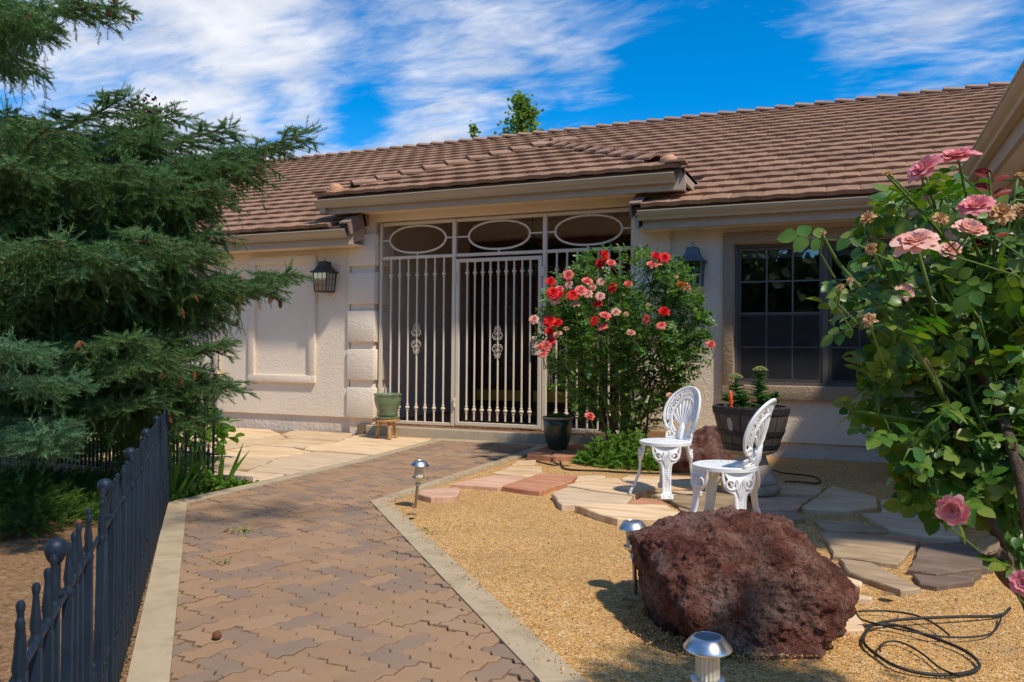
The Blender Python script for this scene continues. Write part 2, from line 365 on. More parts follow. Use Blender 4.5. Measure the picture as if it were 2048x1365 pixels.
M['p_fade'] = petal('petal_faded', (.80, .33, .25), (.82, .48, .38), (.72, .42, .28))
M['p_dry'] = petal('petal_dry', (.62, .36, .16), (.70, .45, .24), (.45, .24, .10))
M['p_pink'] = petal('petal_pink', (.82, .24, .28), (.86, .36, .38), (.88, .47, .46))
M['p_salmon'] = petal('petal_salmon', (.86, .40, .33), (.88, .54, .45), (.86, .62, .52))

def gravelmat():
    m, t, b, out = _new('gravel'); p = _pos(t)
    v = t.nodes.new('ShaderNodeTexVoronoi'); v.inputs['Scale'].default_value = 105; t.links.new(p, v.inputs['Vector'])
    sp = t.nodes.new('ShaderNodeSeparateColor'); t.links.new(v.outputs['Color'], sp.inputs[0])
    c = _ramp(t, sp.outputs[0], [(0, (.20, .11, .045)), (.12, (.42, .225, .07)), (.45, (.58, .315, .10)), (.75, (.67, .40, .145)), (.95, (.72, .54, .33)), (1, (.30, .24, .18))])
    big = _noise(t, p, 1.6, 5, .6, .5); c = _mix(t, _ramp(t, big, [(.45, (0, 0, 0)), (.75, (.55, .55, .55))]), c, (.30, .185, .08))
    t.links.new(c, b.inputs['Base Color']); b.inputs['Roughness'].default_value = .9; b.inputs['Specular IOR Level'].default_value = .2
    h = _math(t, 'SUBTRACT', _math(t, 'MULTIPLY', _noise(t, p, 14, 4), .02), _math(t, 'MULTIPLY', v.outputs['Distance'], .75 * .009))
    _bump(t, b, h, 1.0, .9); return m
M['gravel'] = gravelmat()
def pebmat():
    m, t, b, out = _new('pebble'); r = _rand(t)
    c = _ramp(t, r, [(0, (.14, .09, .06)), (.08, (.37, .20, .07)), (.4, (.57, .30, .09)), (.80, (.65, .385, .135)), (.96, (.68, .47, .25)), (1, (.66, .58, .48))])
    t.links.new(c, b.inputs['Base Color']); b.inputs['Roughness'].default_value = .8; b.inputs['Specular IOR Level'].default_value = .25; return m
M['pebble'] = pebmat()
def pavermat():
    m, t, b, out = _new('paver'); r = _rand(t); p = _pos(t)
    c = _ramp(t, r, [(0, (.25, .18, .138)), (.26, (.275, .192, .142)), (.40, (.35, .212, .122)), (.65, (.385, .23, .128)), (.85, (.415, .255, .15)), (1, (.33, .21, .14))])
    f = _noise(t, p, 9, 5, .6, .3); c = _mix(t, _math(t, 'MULTIPLY', f, .35), c, (.35, .215, .13))
    sand = _noise(t, p, 1.1, 5, .6, .4); c = _mix(t, _ramp(t, sand, [(.42, (.0, .0, .0)), (.75, (.55, .55, .55))]), c, (.42, .28, .165))
    s2 = _noise(t, p, 420, 2, .7); c = _mix(t, _ramp(t, s2, [(.28, (.75, .75, .75)), (.42, (0, 0, 0))]), c, (.13, .09, .075))
    s3 = _noise(t, p, 260, 2, .7); c = _mix(t, _ramp(t, s3, [(.66, (0, 0, 0)), (.74, (.7, .7, .7))]), c, (.55, .42, .31))
    t.links.new(c, b.inputs['Base Color']); b.inputs['Roughness'].default_value = .92; b.inputs['Specular IOR Level'].default_value = .15
    h = _math(t, 'ADD', _math(t, 'MULTIPLY', s2, .003), _math(t, 'MULTIPLY', f, .003)); _bump(t, b, h, 1.0); return m
M['paver'] = pavermat()
M['jointsand'] = pmat('joint_sand', [(.20, .13, .075), (.31, .205, .12)], 1, 40, ((120, .006),), .1)
def flagmat(name, c1, c2, c3):
    m, t, b, out = _new(name); p = _pos(t); r = _rand(t)
    q = t.nodes.new('ShaderNodeVectorMath'); q.operation = 'ADD'; cc = t.nodes.new('ShaderNodeCombineXYZ'); t.links.new(_math(t, 'MULTIPLY', r, 37), cc.inputs[0]); t.links.new(p, q.inputs[0]); t.links.new(cc.outputs[0], q.inputs[1])
    st = _map(t, q.outputs[0], (1, 5.5, 1), (0, 0, .25)); f = _noise(t, st, 2.2, 7, .62, .8)
    c = _ramp(t, f, [(.30, c1), (.5, c2), (.72, c3)])
    stn = _noise(t, st, .9, 3, .5, .5); c = _mix(t, _ramp(t, stn, [(.58, (0, 0, 0)), (.72, (.55, .55, .55))]), c, tuple(x * y for x, y in zip(c1, (.85, .72, .55))))
    v = _math(t, 'MULTIPLY_ADD', r, .28, .86); k = t.nodes.new('ShaderNodeCombineXYZ')
    for i in range(3): t.links.new(v, k.inputs[i])
    c = _mix(t, 1.0, c, k.outputs[0], 'MULTIPLY')
    t.links.new(c, b.inputs['Base Color']); b.inputs['Roughness'].default_value = .85; b.inputs['Specular IOR Level'].default_value = .2
    h = _math(t, 'ADD', _math(t, 'MULTIPLY', f, .010), _math(t, 'MULTIPLY', _noise(t, p, 90, 3), .0025)); _bump(t, b, h, 1.0); return m
M['flag'] = flagmat('flagstone_tan', (.50, .31, .155), (.66, .465, .275), (.74, .57, .39))
M['flag_buff'] = flagmat('flagstone_buff', (.55, .36, .21), (.66, .48, .31), (.72, .56, .41))
M['flag_red'] = flagmat('flagstone_red', (.37, .15, .082), (.45, .205, .115), (.52, .27, .17))
M['flag_pink'] = flagmat('flagstone_pink', (.50, .27, .17), (.60, .36, .24), (.66, .45, .32))
M['flag_grey'] = flagmat('flagstone_grey', (.24, .165, .095), (.36, .255, .155), (.46, .345, .225))
M['flag_dark'] = flagmat('flagstone_dark', (.13, .09, .065), (.19, .135, .10), (.25, .185, .14))
def rockmat():
    m, t, b, out = _new('lava_rock'); p = _pos(t)
    f = _noise(t, p, 9, 9, .68, .5); c = _ramp(t, f, [(.30, (.055, .022, .016)), (.45, (.165, .060, .042)), (.56, (.235, .10, .072)), (.70, (.33, .20, .155))])
    g = _noise(t, p, 4, 4, .6, .3); c = _mix(t, _ramp(t, g, [(.46, (0, 0, 0)), (.68, (.75, .75, .75))]), c, (.33, .225, .185))
    sp = _noise(t, p, 75, 4, .75); c = _mix(t, _ramp(t, sp, [(.36, (.95, .95, .95)), (.48, (0, 0, 0))]), c, (.03, .014, .012))
    t.links.new(c, b.inputs['Base Color']); b.inputs['Roughness'].default_value = .95; b.inputs['Specular IOR Level'].default_value = .12
    h = _math(t, 'ADD', _math(t, 'MULTIPLY', _noise(t, p, 38, 6, .7, .6), .035), _math(t, 'MULTIPLY', _noise(t, p, 140, 3, .7), .008)); _bump(t, b, h, 1.0); return m
M['rock'] = rockmat()

# ------------------------------------------------------------------ ground, path, kerbs, paving
def poly_in(p, poly):
    x, y = p; c = False; n = len(poly)
    for i in range(n):
        x1, y1 = poly[i]; x2, y2 = poly[i - 1]
        if (y1 > y) != (y2 > y) and x < (x2 - x1) * (y - y1) / (y2 - y1) + x1: c = not c
    return c
def inside_np(P, poly):
    x, y = P[:, 0], P[:, 1]; c = np.zeros(len(P), bool); n = len(poly)
    for i in range(n):
        x1, y1 = poly[i]; x2, y2 = poly[i - 1]
        if y1 == y2: continue
        c ^= ((y1 > y) != (y2 > y)) & (x < (x2 - x1) * (y - y1) / (y2 - y1) + x1)
    return c
def grid_sheet(name, x0, x1, y0, y1, nx, ny, zf, mat, mask=None):
    xs = np.linspace(x0, x1, nx); ys = np.linspace(y0, y1, ny); X, Y = np.meshgrid(xs, ys); Z = zf(X, Y)
    V = np.stack([X, Y, Z], -1).reshape(-1, 3); i = np.arange(nx * ny).reshape(ny, nx)
    F = np.stack([i[:-1, :-1], i[:-1, 1:], i[1:, 1:], i[1:, :-1]], -1).reshape(-1, 4)
    if mask is not None:
        F = F[inside_np(V[F].mean(1)[:, :2], mask)]
    return npobj(name, V, F, mat, None, True)
def wob(X, Y, a): return a * (np.sin(X * 2.3 + 1.7 * np.sin(Y * 1.1)) * np.cos(Y * 1.9 + X * .7) + .5 * np.sin(X * 5.1 + Y * 4.3))
gm = MB().prism([(-400, -400), (400, -400), (400, 400), (-400, 400)], -.25, -.06)
tag(gm.build('ground', M['mulch']), kind='structure')
KR_in = [(1.41, 0), (-.953, 2.526), (-3.230, 5.025), (-3.314, 8.014), (-3.380, 8.80)]      # right kerb, paver side
KR_out = [(1.51, .09), (-.824, 2.60), (-3.105, 5.085), (-3.180, 8.00), (-3.245, 8.80)]
KL_in = [(-.20, 0), (-2.072, 2.029), (-4.366, 4.416), (-4.452, 6.883), (-4.634, 8.80)]
KL_out = [(-.30, -.10), (-2.17, 1.94), (-4.50, 4.36), (-4.585, 6.89), (-4.77, 8.80)]
gy = grid_sheet('gravel_ground', -3.3, 3.2, -.5, 9.2, 130, 190, lambda X, Y: -.012 + wob(X, Y, .005), M['gravel'], [((a[0] + b[0]) / 2, (a[1] + b[1]) / 2) for a, b in zip(KR_in, KR_out)] + [(-3.3, 9.3), (3.3, 9.3), (3.3, -.6), (1.6, -.6)])
tag(gy, kind='structure')
# left planting bed (mulch) and the bed below the patio
bed = grid_sheet('planting_bed', -12, -.0, -2, 9.2, 160, 150, lambda X, Y: -.042 + wob(X * 2, Y * 2, .006), M['mulch'])
tag(bed, kind='structure')
path = MB().prism(KL_in + KR_in[::-1], -.20, -.012).build('path', M['jointsand']); tag(path, kind='structure')
# kerb bands cast in lengths
def kerb_band(name, inn, outn, joints):
    k = tag(link(name, None), kind='structure')
    pts = []
    for i in range(len(inn) - 1):
        a0, a1, b0, b1 = [Vector((*q, 0)) for q in (inn[i], inn[i + 1], outn[i], outn[i + 1])]
        L = (a1 - a0).length; n = max(1, round(L / joints))
        for j in range(n):
            g = .004 / L; u0 = j / n + (g if j else 0); u1 = (j + 1) / n - (g if j < n - 1 else 0)
            q = [a0.lerp(a1, u0), a0.lerp(a1, u1), b0.lerp(b1, u1), b0.lerp(b1, u0)]
            me = MB().prism([(p.x, p.y) for p in q], -.2, .006 + random.uniform(-.001, .001), .006)
            me.build('kerb_length', M['concrete'], k)
    return k
kerb_band('kerb', KR_in, KR_out, 1.35)
kerb_band('kerb', KL_in, KL_out, 1.35)
sb_ = MB().cbox(-4.80, -3.22, 8.806, 8.985, -.2, .007, .005).build('kerb', M['concrete']); tag(sb_, kind='structure')

# interlocking pavers: dominoes on a grid whose every edge has the same zigzag
W = .1030; GA = math.radians(-15); ca, sa = math.cos(GA), math.sin(GA)
ZIG = [(.0, .0), (.22, .055), (.36, .125), (.64, -.125), (.78, -.055)]
def edge(a, b):
    """points from grid node a to b (b left out); the zigzag depends only on the edge's direction"""
    rev = (b[0] < a[0]) or (b[1] < a[1]); p, q = (b, a) if rev else (a, b); dx, dy = q[0] - p[0], q[1] - p[1]
    pts = [(p[0] + dx * t - dy * o, p[1] + dy * t + dx * o) for t, o in ZIG] + [q]
    if rev: pts = pts[::-1]
    return pts[:-1]
def domino(w, h):
    loop = [(i, 0) for i in range(w)] + [(w, j) for j in range(h)] + [(i, h) for i in range(w, 0, -1)] + [(0, j) for j in range(h, 0, -1)]
    o = []
    for i in range(len(loop)): o += edge(loop[i], loop[(i + 1) % len(loop)])
    return [(p[0] - w / 2, p[1] - h / 2) for p in o]
def shrink(poly, d):
    n = len(poly); r = []
    for i in range(n):
        p0, p1, p2 = Vector(poly[i - 1]), Vector(poly[i]), Vector(poly[(i + 1) % n]); e = (p2 - p0).normalized(); r.append((p1.x - e.y * d, p1.y + e.x * d))
    return r
PME = {}
for (w_, h_) in ((2, 1), (1, 2)):
    pl = [(x * W, y * W) for x, y in domino(w_, h_)]
    base = shrink(pl, .0018); top = shrink(pl, .0055); n = len(pl); mb = MB()
    mb.v = [(p[0] * ca - p[1] * sa, p[0] * sa + p[1] * ca, z) for L_, z in ((base, -.04), (base, -.0038), (top, 0)) for p in L_]
    for l in (0, 1):
        for k in range(n): mb.f.append((l * n + k, l * n + (k + 1) % n, (l + 1) * n + (k + 1) % n, (l + 1) * n + k))
    mb.f.append(tuple(range(2 * n, 3 * n))); PME[(w_, h_)] = mb
PM = {k: v.mesh('paver', M['paver']) for k, v in PME.items()}
path_poly = KL_in + KR_in[::-1]
cells = []
cx0, cy0 = -2.8, 4.5
for j in range(-70, 71):
    for i in range(-70, 71):
        ph = (i - j) % 4      # herringbone
        if ph == 0: w_, h_ = 2, 1
        elif ph == 3: w_, h_ = 1, 2
        else: continue
        x, y = (i + w_ / 2) * W, (j + h_ / 2) * W
        if ph == 3: y = (j + h_ / 2) * W
        px, py = cx0 + x * ca - y * sa, cy0 + x * sa + y * ca
        if py < 1.2: continue
        cells.append((px, py, w_, h_))
def clip_poly(poly, clip):
    out = poly
    n = len(clip); area = sum(clip[i - 1][0] * clip[i][1] - clip[i][0] * clip[i - 1][1] for i in range(n))
    return out
# the path is two convex strips; pavers are cut at the kerbs
def half_clip(poly, a, b):
    r = []
    for i in range(len(poly)):
        p, q = poly[i - 1], poly[i]
        sp = (b[0] - a[0]) * (p[1] - a[1]) - (b[1] - a[1]) * (p[0] - a[0]); sq = (b[0] - a[0]) * (q[1] - a[1]) - (b[1] - a[1]) * (q[0] - a[0])
        if (sp >= 0) != (sq >= 0):
            t_ = sp / (sp - sq); r.append((p[0] + (q[0] - p[0]) * t_, p[1] + (q[1] - p[1]) * t_))
        if sq >= 0: r.append(q)
    return r
def strip_dist(p):
    """signed distance of p inside the path (positive inside)"""
    d = 9
    for K, s_ in ((KL_in, -1), (KR_in, 1)):
        best = None
        for i in range(len(K) - 1):
            a, b = Vector(K[i]), Vector(K[i + 1]); e = b - a; u = max(0, min(1, (Vector(p) - a).dot(e) / e.length_squared)); q = a + e * u
            dd = (Vector(p) - q).length; sg = ((b - a).x * (p[1] - a.y) - (b - a).y * (p[0] - a.x)) * s_
            if best is None or dd < best[0] - 1e-6: best = (dd, sg)
        d = min(d, best[0] if best[1] > 0 else -best[0])
    return min(d, 8.80 - p[1])
inside = []
for c in cells:
    ds = strip_dist(c[:2])
    if ds > -.13: inside.append((c[0] ** 2 + c[1] ** 2, c, ds))
inside.sort(key=lambda q: q[0])
vis = [q for q in inside if -.388 * q[1][0] + .921 * q[1][1] > 2.2]
far_mb = MB(); npav = 0
for d2, (px, py, w_, h_), ds in vis:
    jz = random.uniform(-.004, .004); tx, ty = random.gauss(0, .010), random.gauss(0, .010)
    full = ds > .14
    if full and npav < 300:
        o = link('paver', PM[(w_, h_)], path, (px, py, jz)); o.rotation_euler = (tx, ty, 0); npav += 1
        continue
    src = PME[(w_, h_)]; n = len(src.v) // 3
    if full: far_mb.add([(v[0] + px, v[1] + py, v[2] + jz) for v in src.v], src.f); continue
    pl = [(v[0] + px, v[1] + py) for v in src.v[2 * n:3 * n]]
    # cut the paver's outline along the kerb lines near it
    for K, s_ in ((KL_in, -1), (KR_in, 1)):
        i = 1 if (K is KL_in and py < 4.35) or (K is KR_in and py < 5.0) else (2 if py < 7.4 else 3)
        a, b = K[i], K[i + 1]
        if i == 1: a = K[1]
        pl = half_clip(pl, a, b) if s_ > 0 else half_clip(pl, b, a)
        if len(pl) < 3: break
    if len(pl) >= 3: pl = half_clip(pl, (0, 8.803), (-1, 8.803))
    if len(pl) >= 3:
        ar = abs(sum(pl[k - 1][0] * pl[k][1] - pl[k][0] * pl[k - 1][1] for k in range(len(pl)))) / 2
        if ar < .0006: continue
        m_ = MB().prism(pl, -.04, jz, .002)
        if npav < 300 and ar > .004: m_.build('paver', M['paver'], path); npav += 1
        else: far_mb.add(m_.v, m_.f)
tag(far_mb.build('paver', M['paver'], path), kind='stuff')

# flagstones
def flag_outline(poly, rng, sub=.09, j=.010):
    o = []; n = len(poly)
    for i in range(n):
        a, b = Vector(poly[i]), Vector(poly[(i + 1) % n]); L = (b - a).length; k = max(1, int(L / sub)); nrm = Vector((-(b - a).y, (b - a).x)).normalized()
        for t in range(k):
            q = a.lerp(b, t / k) + (nrm * rng.uniform(-j, j) if t else Vector((0, 0))); o.append((q.x, q.y))
    return o
def flagstone(poly, mat, z, thick, parent, rng):
    ar = sum(poly[k - 1][0] * poly[k][1] - poly[k][0] * poly[k - 1][1] for k in range(len(poly)))
    if ar < 0: poly = poly[::-1]
    MB().prism(flag_outline(poly, rng), z - thick, z, .007).build('flagstone', M[mat], parent)
rg = random.Random(3)
pb = MB().prism([(-12.5, 5.3), (-5.3, 5.3), (-4.60, 5.3), (-4.60, 6.9), (-4.78, 8.80), (-4.78, 9.08), (-12.5, 9.2)], -.2, -.028).build('patio', M['jointsand']); tag(pb, kind='structure')
LEFT = [[(-6.99,7.42),(-6.99,7.91),(-6.84,8.10),(-6.92,8.61),(-7.41,8.98),(-7.91,8.98),(-7.76,8.23)],
[(-6.89,8.59),(-6.50,8.24),(-6.25,8.23),(-5.74,8.20),(-5.97,8.85),(-6.12,9.08),(-7.06,9.08)],
[(-5.94,8.83),(-5.72,8.19),(-5.13,8.41),(-4.80,8.70),(-4.80,8.97),(-5.9,9.06)],
[(-6.96,7.38),(-6.95,7.86),(-6.79,8.04),(-6.87,8.53),(-6.49,8.21),(-6.49,8.12),(-6.40,7.53),(-6.35,6.97),(-6.66,7.07)],
[(-6.85,6.74),(-6.63,7.03),(-6.34,6.95),(-6.19,6.56),(-6.38,6.27),(-6.64,6.42)],
[(-6.43,8.16),(-5.72,8.16),(-5.72,7.57),(-5.61,7.36),(-5.82,7.48),(-6.37,7.51),(-6.44,8.07)],
[(-5.69,7.54),(-5.67,8.11),(-5.08,8.33),(-4.76,8.60),(-4.66,7.29),(-5.18,7.35),(-5.41,7.32),(-5.58,7.34)],
[(-6.33,7.45),(-5.77,7.42),(-5.56,7.30),(-5.42,7.25),(-5.42,6.72),(-5.57,6.67),(-6.06,6.43),(-6.15,6.53),(-6.29,6.91)],
[(-6.08,6.35),(-5.53,6.63),(-5.39,6.65),(-5.17,6.12),(-5.12,5.92),(-5.51,5.76),(-5.93,5.95)],
[(-5.38,7.22),(-5.37,7.27),(-5.14,7.29),(-4.66,7.24),(-4.61,6.45),(-4.60,5.86),(-5.05,5.83),(-5.15,6.10),(-5.37,6.66)],
[(-5.17,5.41),(-5.42,5.69),(-5.27,5.81),(-5.04,5.78),(-4.62,5.80),(-4.60,5.55),(-4.63,5.40),(-4.80,5.40)],
[(-7.97,7.66),(-7.79,8.25),(-7.95,8.98),(-8.41,8.98),(-9.1,8.57)],
[(-7.62,7.33),(-7.91,7.61),(-7.71,8.16),(-7.02,7.43),(-6.95,6.97),(-7.08,6.81)],
[(-6.08,5.81),(-6.44,6.20),(-6.11,6.37),(-5.95,5.94),(-5.51,5.74),(-5.47,5.49)],
[(-9.2,8.5),(-8.0,7.6),(-7.66,7.3),(-8.4,6.9),(-9.8,7.4)],[(-9.9,9.0),(-9.2,8.6),(-8.45,9.0)],[(-7.1,6.77),(-7.63,7.27),(-8.3,6.85),(-7.5,6.2)],[(-6.66,6.4),(-6.87,6.7),(-7.05,6.74),(-7.45,6.15),(-6.9,5.9)]]
for i, p in enumerate(LEFT): flagstone(p, 'flag_buff' if i in (4, 8, 9, 10) else 'flag', .0 + rg.uniform(-.003, .003), .05, pb, rg)
RIGHT = [([(-3.06,7.69),(-3.17,8.62),(-2.66,8.86),(-2.48,7.86),(-2.74,7.66)], 'flag_red', .055), ([(-3.02,7.20),(-3.08,7.49),(-2.94,7.63),(-2.83,7.30)], 'flag', .012),
([(-2.99,6.68),(-3.01,7.14),(-2.73,7.23),(-2.53,6.77),(-2.69,6.59)], 'flag', .008), ([(-3.01,5.87),(-2.88,6.43),(-2.64,6.55),(-2.55,6.26),(-2.60,5.89)], 'flag_pink', .025),
([(-2.57,5.92),(-2.54,6.70),(-2.20,6.70),(-2.15,6.41),(-2.22,5.83)], 'flag_red', .03), ([(-2.98,5.29),(-3.04,5.44),(-2.96,5.57),(-2.83,5.66),(-2.78,5.60),(-2.68,5.33),(-2.82,5.20)], 'flag_pink', .04),
([(-2.14,6.47),(-2.20,6.74),(-1.98,6.85),(-1.99,6.64)], 'flag_buff', .025), ([(-2.12,6.18),(-1.95,6.68),(-1.84,6.72),(-1.77,6.59),(-1.45,6.36),(-1.51,5.98),(-1.80,6.05)], 'flag', .032),
([(-2.09,5.75),(-2.07,6.08),(-1.79,5.97),(-1.50,5.89),(-1.48,5.58),(-1.87,5.36)], 'flag_buff', .035),
([(-1.77,5.35),(-1.64,5.48),(-1.19,5.63),(-1.03,5.40),(-1.06,5.16),(-1.38,5.04),(-1.60,5.20)], 'flag', .042),
([(-1.81,6.69),(-1.80,6.94),(-1.23,7.09),(-1.04,6.61),(-1.08,6.44),(-1.60,6.38)], 'flag', .03), ([(-1.46,5.66),(-1.44,5.91),(-1.31,5.90),(-1.17,5.71)], 'flag_red', .028),
([(-1.31,6.04),(-0.98,6.38),(-0.71,6.28),(-0.70,5.79),(-0.96,5.56),(-1.14,5.76)], 'flag_grey', .03), ([(-1.40,6.08),(-1.34,6.31),(-1.08,6.40),(-1.02,6.37),(-1.32,6.06)], 'flag_buff', .025),
([(-1.0,5.40),(-1.12,5.68),(-0.96,5.53),(-0.66,5.74),(-0.36,5.88),(-0.28,5.66),(-0.5,5.35)], 'flag_grey', .026),
([(-0.76,7.05),(-0.20,7.01),(-0.25,6.64),(-0.58,6.53),(-0.72,6.56)], 'flag', .035), ([(-0.68,6.34),(-0.27,6.50),(-0.37,5.93),(-0.64,5.80)], 'flag_pink', .03),
([(-0.32,6.04),(-0.14,7.10),(0.18,6.70),(0.17,6.28),(-0.01,6.02),(-0.26,5.98)], 'flag', .035), ([(0.20,6.29),(0.21,6.65),(0.43,6.60),(0.41,6.20),(0.19,6.10)], 'flag', .03),
([(0.06,5.97),(0.40,6.13),(0.68,6.05),(0.59,5.38),(0.39,5.38),(0.22,5.50)], 'flag_buff', .034), ([(-0.23,5.63),(0.03,5.68),(0.20,5.44),(-0.13,5.34)], 'flag_grey', .03),
([(-0.16,5.25),(0.07,5.29),(0.35,5.16),(0.22,4.62),(-0.09,4.67)], 'flag_grey', .033), ([(0.09,5.34),(0.37,5.34),(0.36,5.22)], 'flag_red', .03),
([(-0.06,4.63),(0.10,4.60),(0.30,4.20),(0.21,4.12),(-0.01,4.36)], 'flag_grey', .03), ([(0.38,5.17),(0.64,5.35),(0.67,4.76),(0.39,4.50),(0.26,4.52)], 'flag_dark', .033),
([(0.28,4.46),(0.39,4.45),(0.60,4.63),(0.54,4.44),(0.37,4.27),(0.30,4.29)], 'flag_dark', .03), ([(-0.03,4.28),(0.05,4.21),(0.04,4.14),(-0.04,4.12)], 'flag', .028),
([(-0.05,4.02),(0.09,3.99),(0.08,3.96),(-0.06,3.92)], 'flag_buff', .02), ([(-0.09,3.67),(0.02,3.70),(0.05,3.51),(-0.03,3.46),(-0.11,3.49)], 'flag_buff', .02)]
for p, m_, z in RIGHT: flagstone(p, m_, z - (.010 if p[0][0] > -1 else .004), .07, gy, rg)
flagstone([(-6.9, 4.75), (-5.5, 4.85), (-5.45, 5.1), (-6.2, 5.2), (-6.95, 5.15)], 'flag_pink', .0, .06, bed, rg)
# loose pebbles over the gravel
N = 125000
pp = np.stack([RNG.uniform(-3.2, 1.4, N), 2.1 + 6.4 * RNG.random(N) ** 1.7], 1)
gpoly = KR_out + [(3, 8.8), (3, 0)]
pp = pp[inside_np(pp, gpoly)]
zz = -.012 + wob(pp[:, 0], pp[:, 1], .005)
OCT = np.array([(1, 0, 0), (-1, 0, 0), (0, 1, 0), (0, -1, 0), (0, 0, 1), (0, 0, -1.)]); OF = np.array([(0, 2, 4), (2, 1, 4), (1, 3, 4), (3, 0, 4), (2, 0, 5), (1, 2, 5), (3, 1, 5), (0, 3, 5)])
n = len(pp); V, F = scatter(OCT * np.array([1, .75, .6]), OF, np.column_stack([pp, zz + .001]), RNG.normal(size=(n, 3)), RNG.normal(size=(n, 3)), RNG.gamma(3.5, .00068, n) + .0012)
k = 900; u_ = RNG.random(k); seg = RNG.integers(0, 2, k); ka = np.array(KR_in)[[1, 2]][seg]; kb = np.array(KR_in)[[2, 3]][seg]; oa = np.array(KR_out)[[1, 2]][seg]; ob = np.array(KR_out)[[2, 3]][seg]
t2 = np.minimum(1.0, RNG.gamma(1.2, .22, k))[:, None]; u2 = u_[:, None]; spill = (ka + (kb - ka) * u2) * t2 + (oa + (ob - oa) * u2) * (1 - t2)
V2, F2 = scatter(OCT * np.array([1, .75, .6]), OF, np.column_stack([spill, np.full(k, .0085)]), RNG.normal(size=(k, 3)), RNG.normal(size=(k, 3)), RNG.gamma(4, .0009, k) + .001)
k = 5000; an_ = RNG.uniform(0, 6.283, k); rr2 = 1 + np.abs(RNG.normal(0, .10, k)); bx = -.434 + .40 * rr2 * np.cos(an_) * .92 + .15 * rr2 * np.sin(an_) * .39; by = 3.50 + .46 * rr2 * np.sin(an_) * .92
V3, F3 = scatter(OCT * np.array([1, .75, .6]), OF, np.column_stack([bx, by, -.004 + .030 * np.exp(-((rr2 - 1) / .08) ** 2) * RNG.random(k)]), RNG.normal(size=(k, 3)), RNG.normal(size=(k, 3)), RNG.gamma(4, .0008, k) + .001)
V, F = merge([(V, F), (V2, F2), (V3, F3)])
tag(npobj('gravel', V, F, M['pebble']), 'loose golden gravel covering the garden bed', 'gravel', kind='stuff')

# ------------------------------------------------------------------ the house
house = thing('house', 'cream stucco house with brown tiled roof, covered entry and gutters', 'house')
YW = 9.10
MB().box(-14, -6.20, YW, YW + .25, .205, 2.75).build('wall', M['stucco'], house)
MB().box(-14, -6.18, YW + .03, YW + .28, -.2, .204).build('wall_base', M['stucco_base'], house)
WX0, WX1, WZ0, WZ1 = -1.19, .68, .757, 2.295
rw = MB()
rw.box(-1.90, WX0, YW, YW + .25, .155, 2.75).box(WX1, 3.0, YW, YW + .25, .155, 2.75).box(WX0, WX1, YW, YW + .25, .155, WZ0).box(WX0, WX1, YW, YW + .25, WZ1, 2.75)
rw.build('wall', M['stucco'], house)
MB().box(-2.30, 3.0, YW + .03, YW + .28, -.2, .154).build('wall_base', M['stucco_base'], house)
# pillars with proud quoin blocks
for x0, x1, px0, px1 in ((-6.21, -5.79, -6.18, -5.825), (-2.335, -1.885, -2.30, -1.92)):
    MB().box(px0, px1, YW + .005, YW + .50, -.1, 2.805).build('pillar', M['stucco'], house)
    for k in range(5):
        zt = 2.64 - .51 * k if k else 2.64
        z1 = 2.64 if k == 0 else 2.137 - .51 * (k - 1); z0 = 2.223 - .505 * k
        MB().cbox(x0, x1, YW - .04, YW + .46, z0, z1, .012).build('quoin_block', M['stucco'], house, True)
# raised panel mouldings on the left wall
for xa, xb in ((-7.87, -6.73), (-9.55, -8.41), (-11.2, -10.06)):
    t_ = .105; mb = MB(); z0, z1 = .65, 2.40
    mb.cbox(xa, xb, YW - .045, YW + .02, z0, z0 + t_, .008); mb.cbox(xa, xb, YW - .045, YW + .02, z1 - t_, z1, .008)
    mb.cbox(xa + .001, xa + t_, YW - .044, YW + .02, z0 + t_ - .012, z1 - t_ + .012, .008); mb.cbox(xb - t_, xb - .001, YW - .044, YW + .02, z0 + t_ - .012, z1 - t_ + .012, .008)
    mb.build('panel_moulding', M['stucco'], house, True)
# window trim
tr_ = MB()
tr_.cbox(-1.305, .795, YW - .06, YW + .02, .605, WZ0 - .002, .008).cbox(-1.305, .795, YW - .06, YW + .02, WZ1 + .002, 2.42, .008)
tr_.cbox(-1.304, WX0 - .002, YW - .059, YW + .02, WZ0 - .01, WZ1 + .01, .008).cbox(WX1 + .002, .794, YW - .059, YW + .02, WZ0 - .01, WZ1 + .01, .008)
tr_.build('window_trim', M['stucco_trim'], house, True)
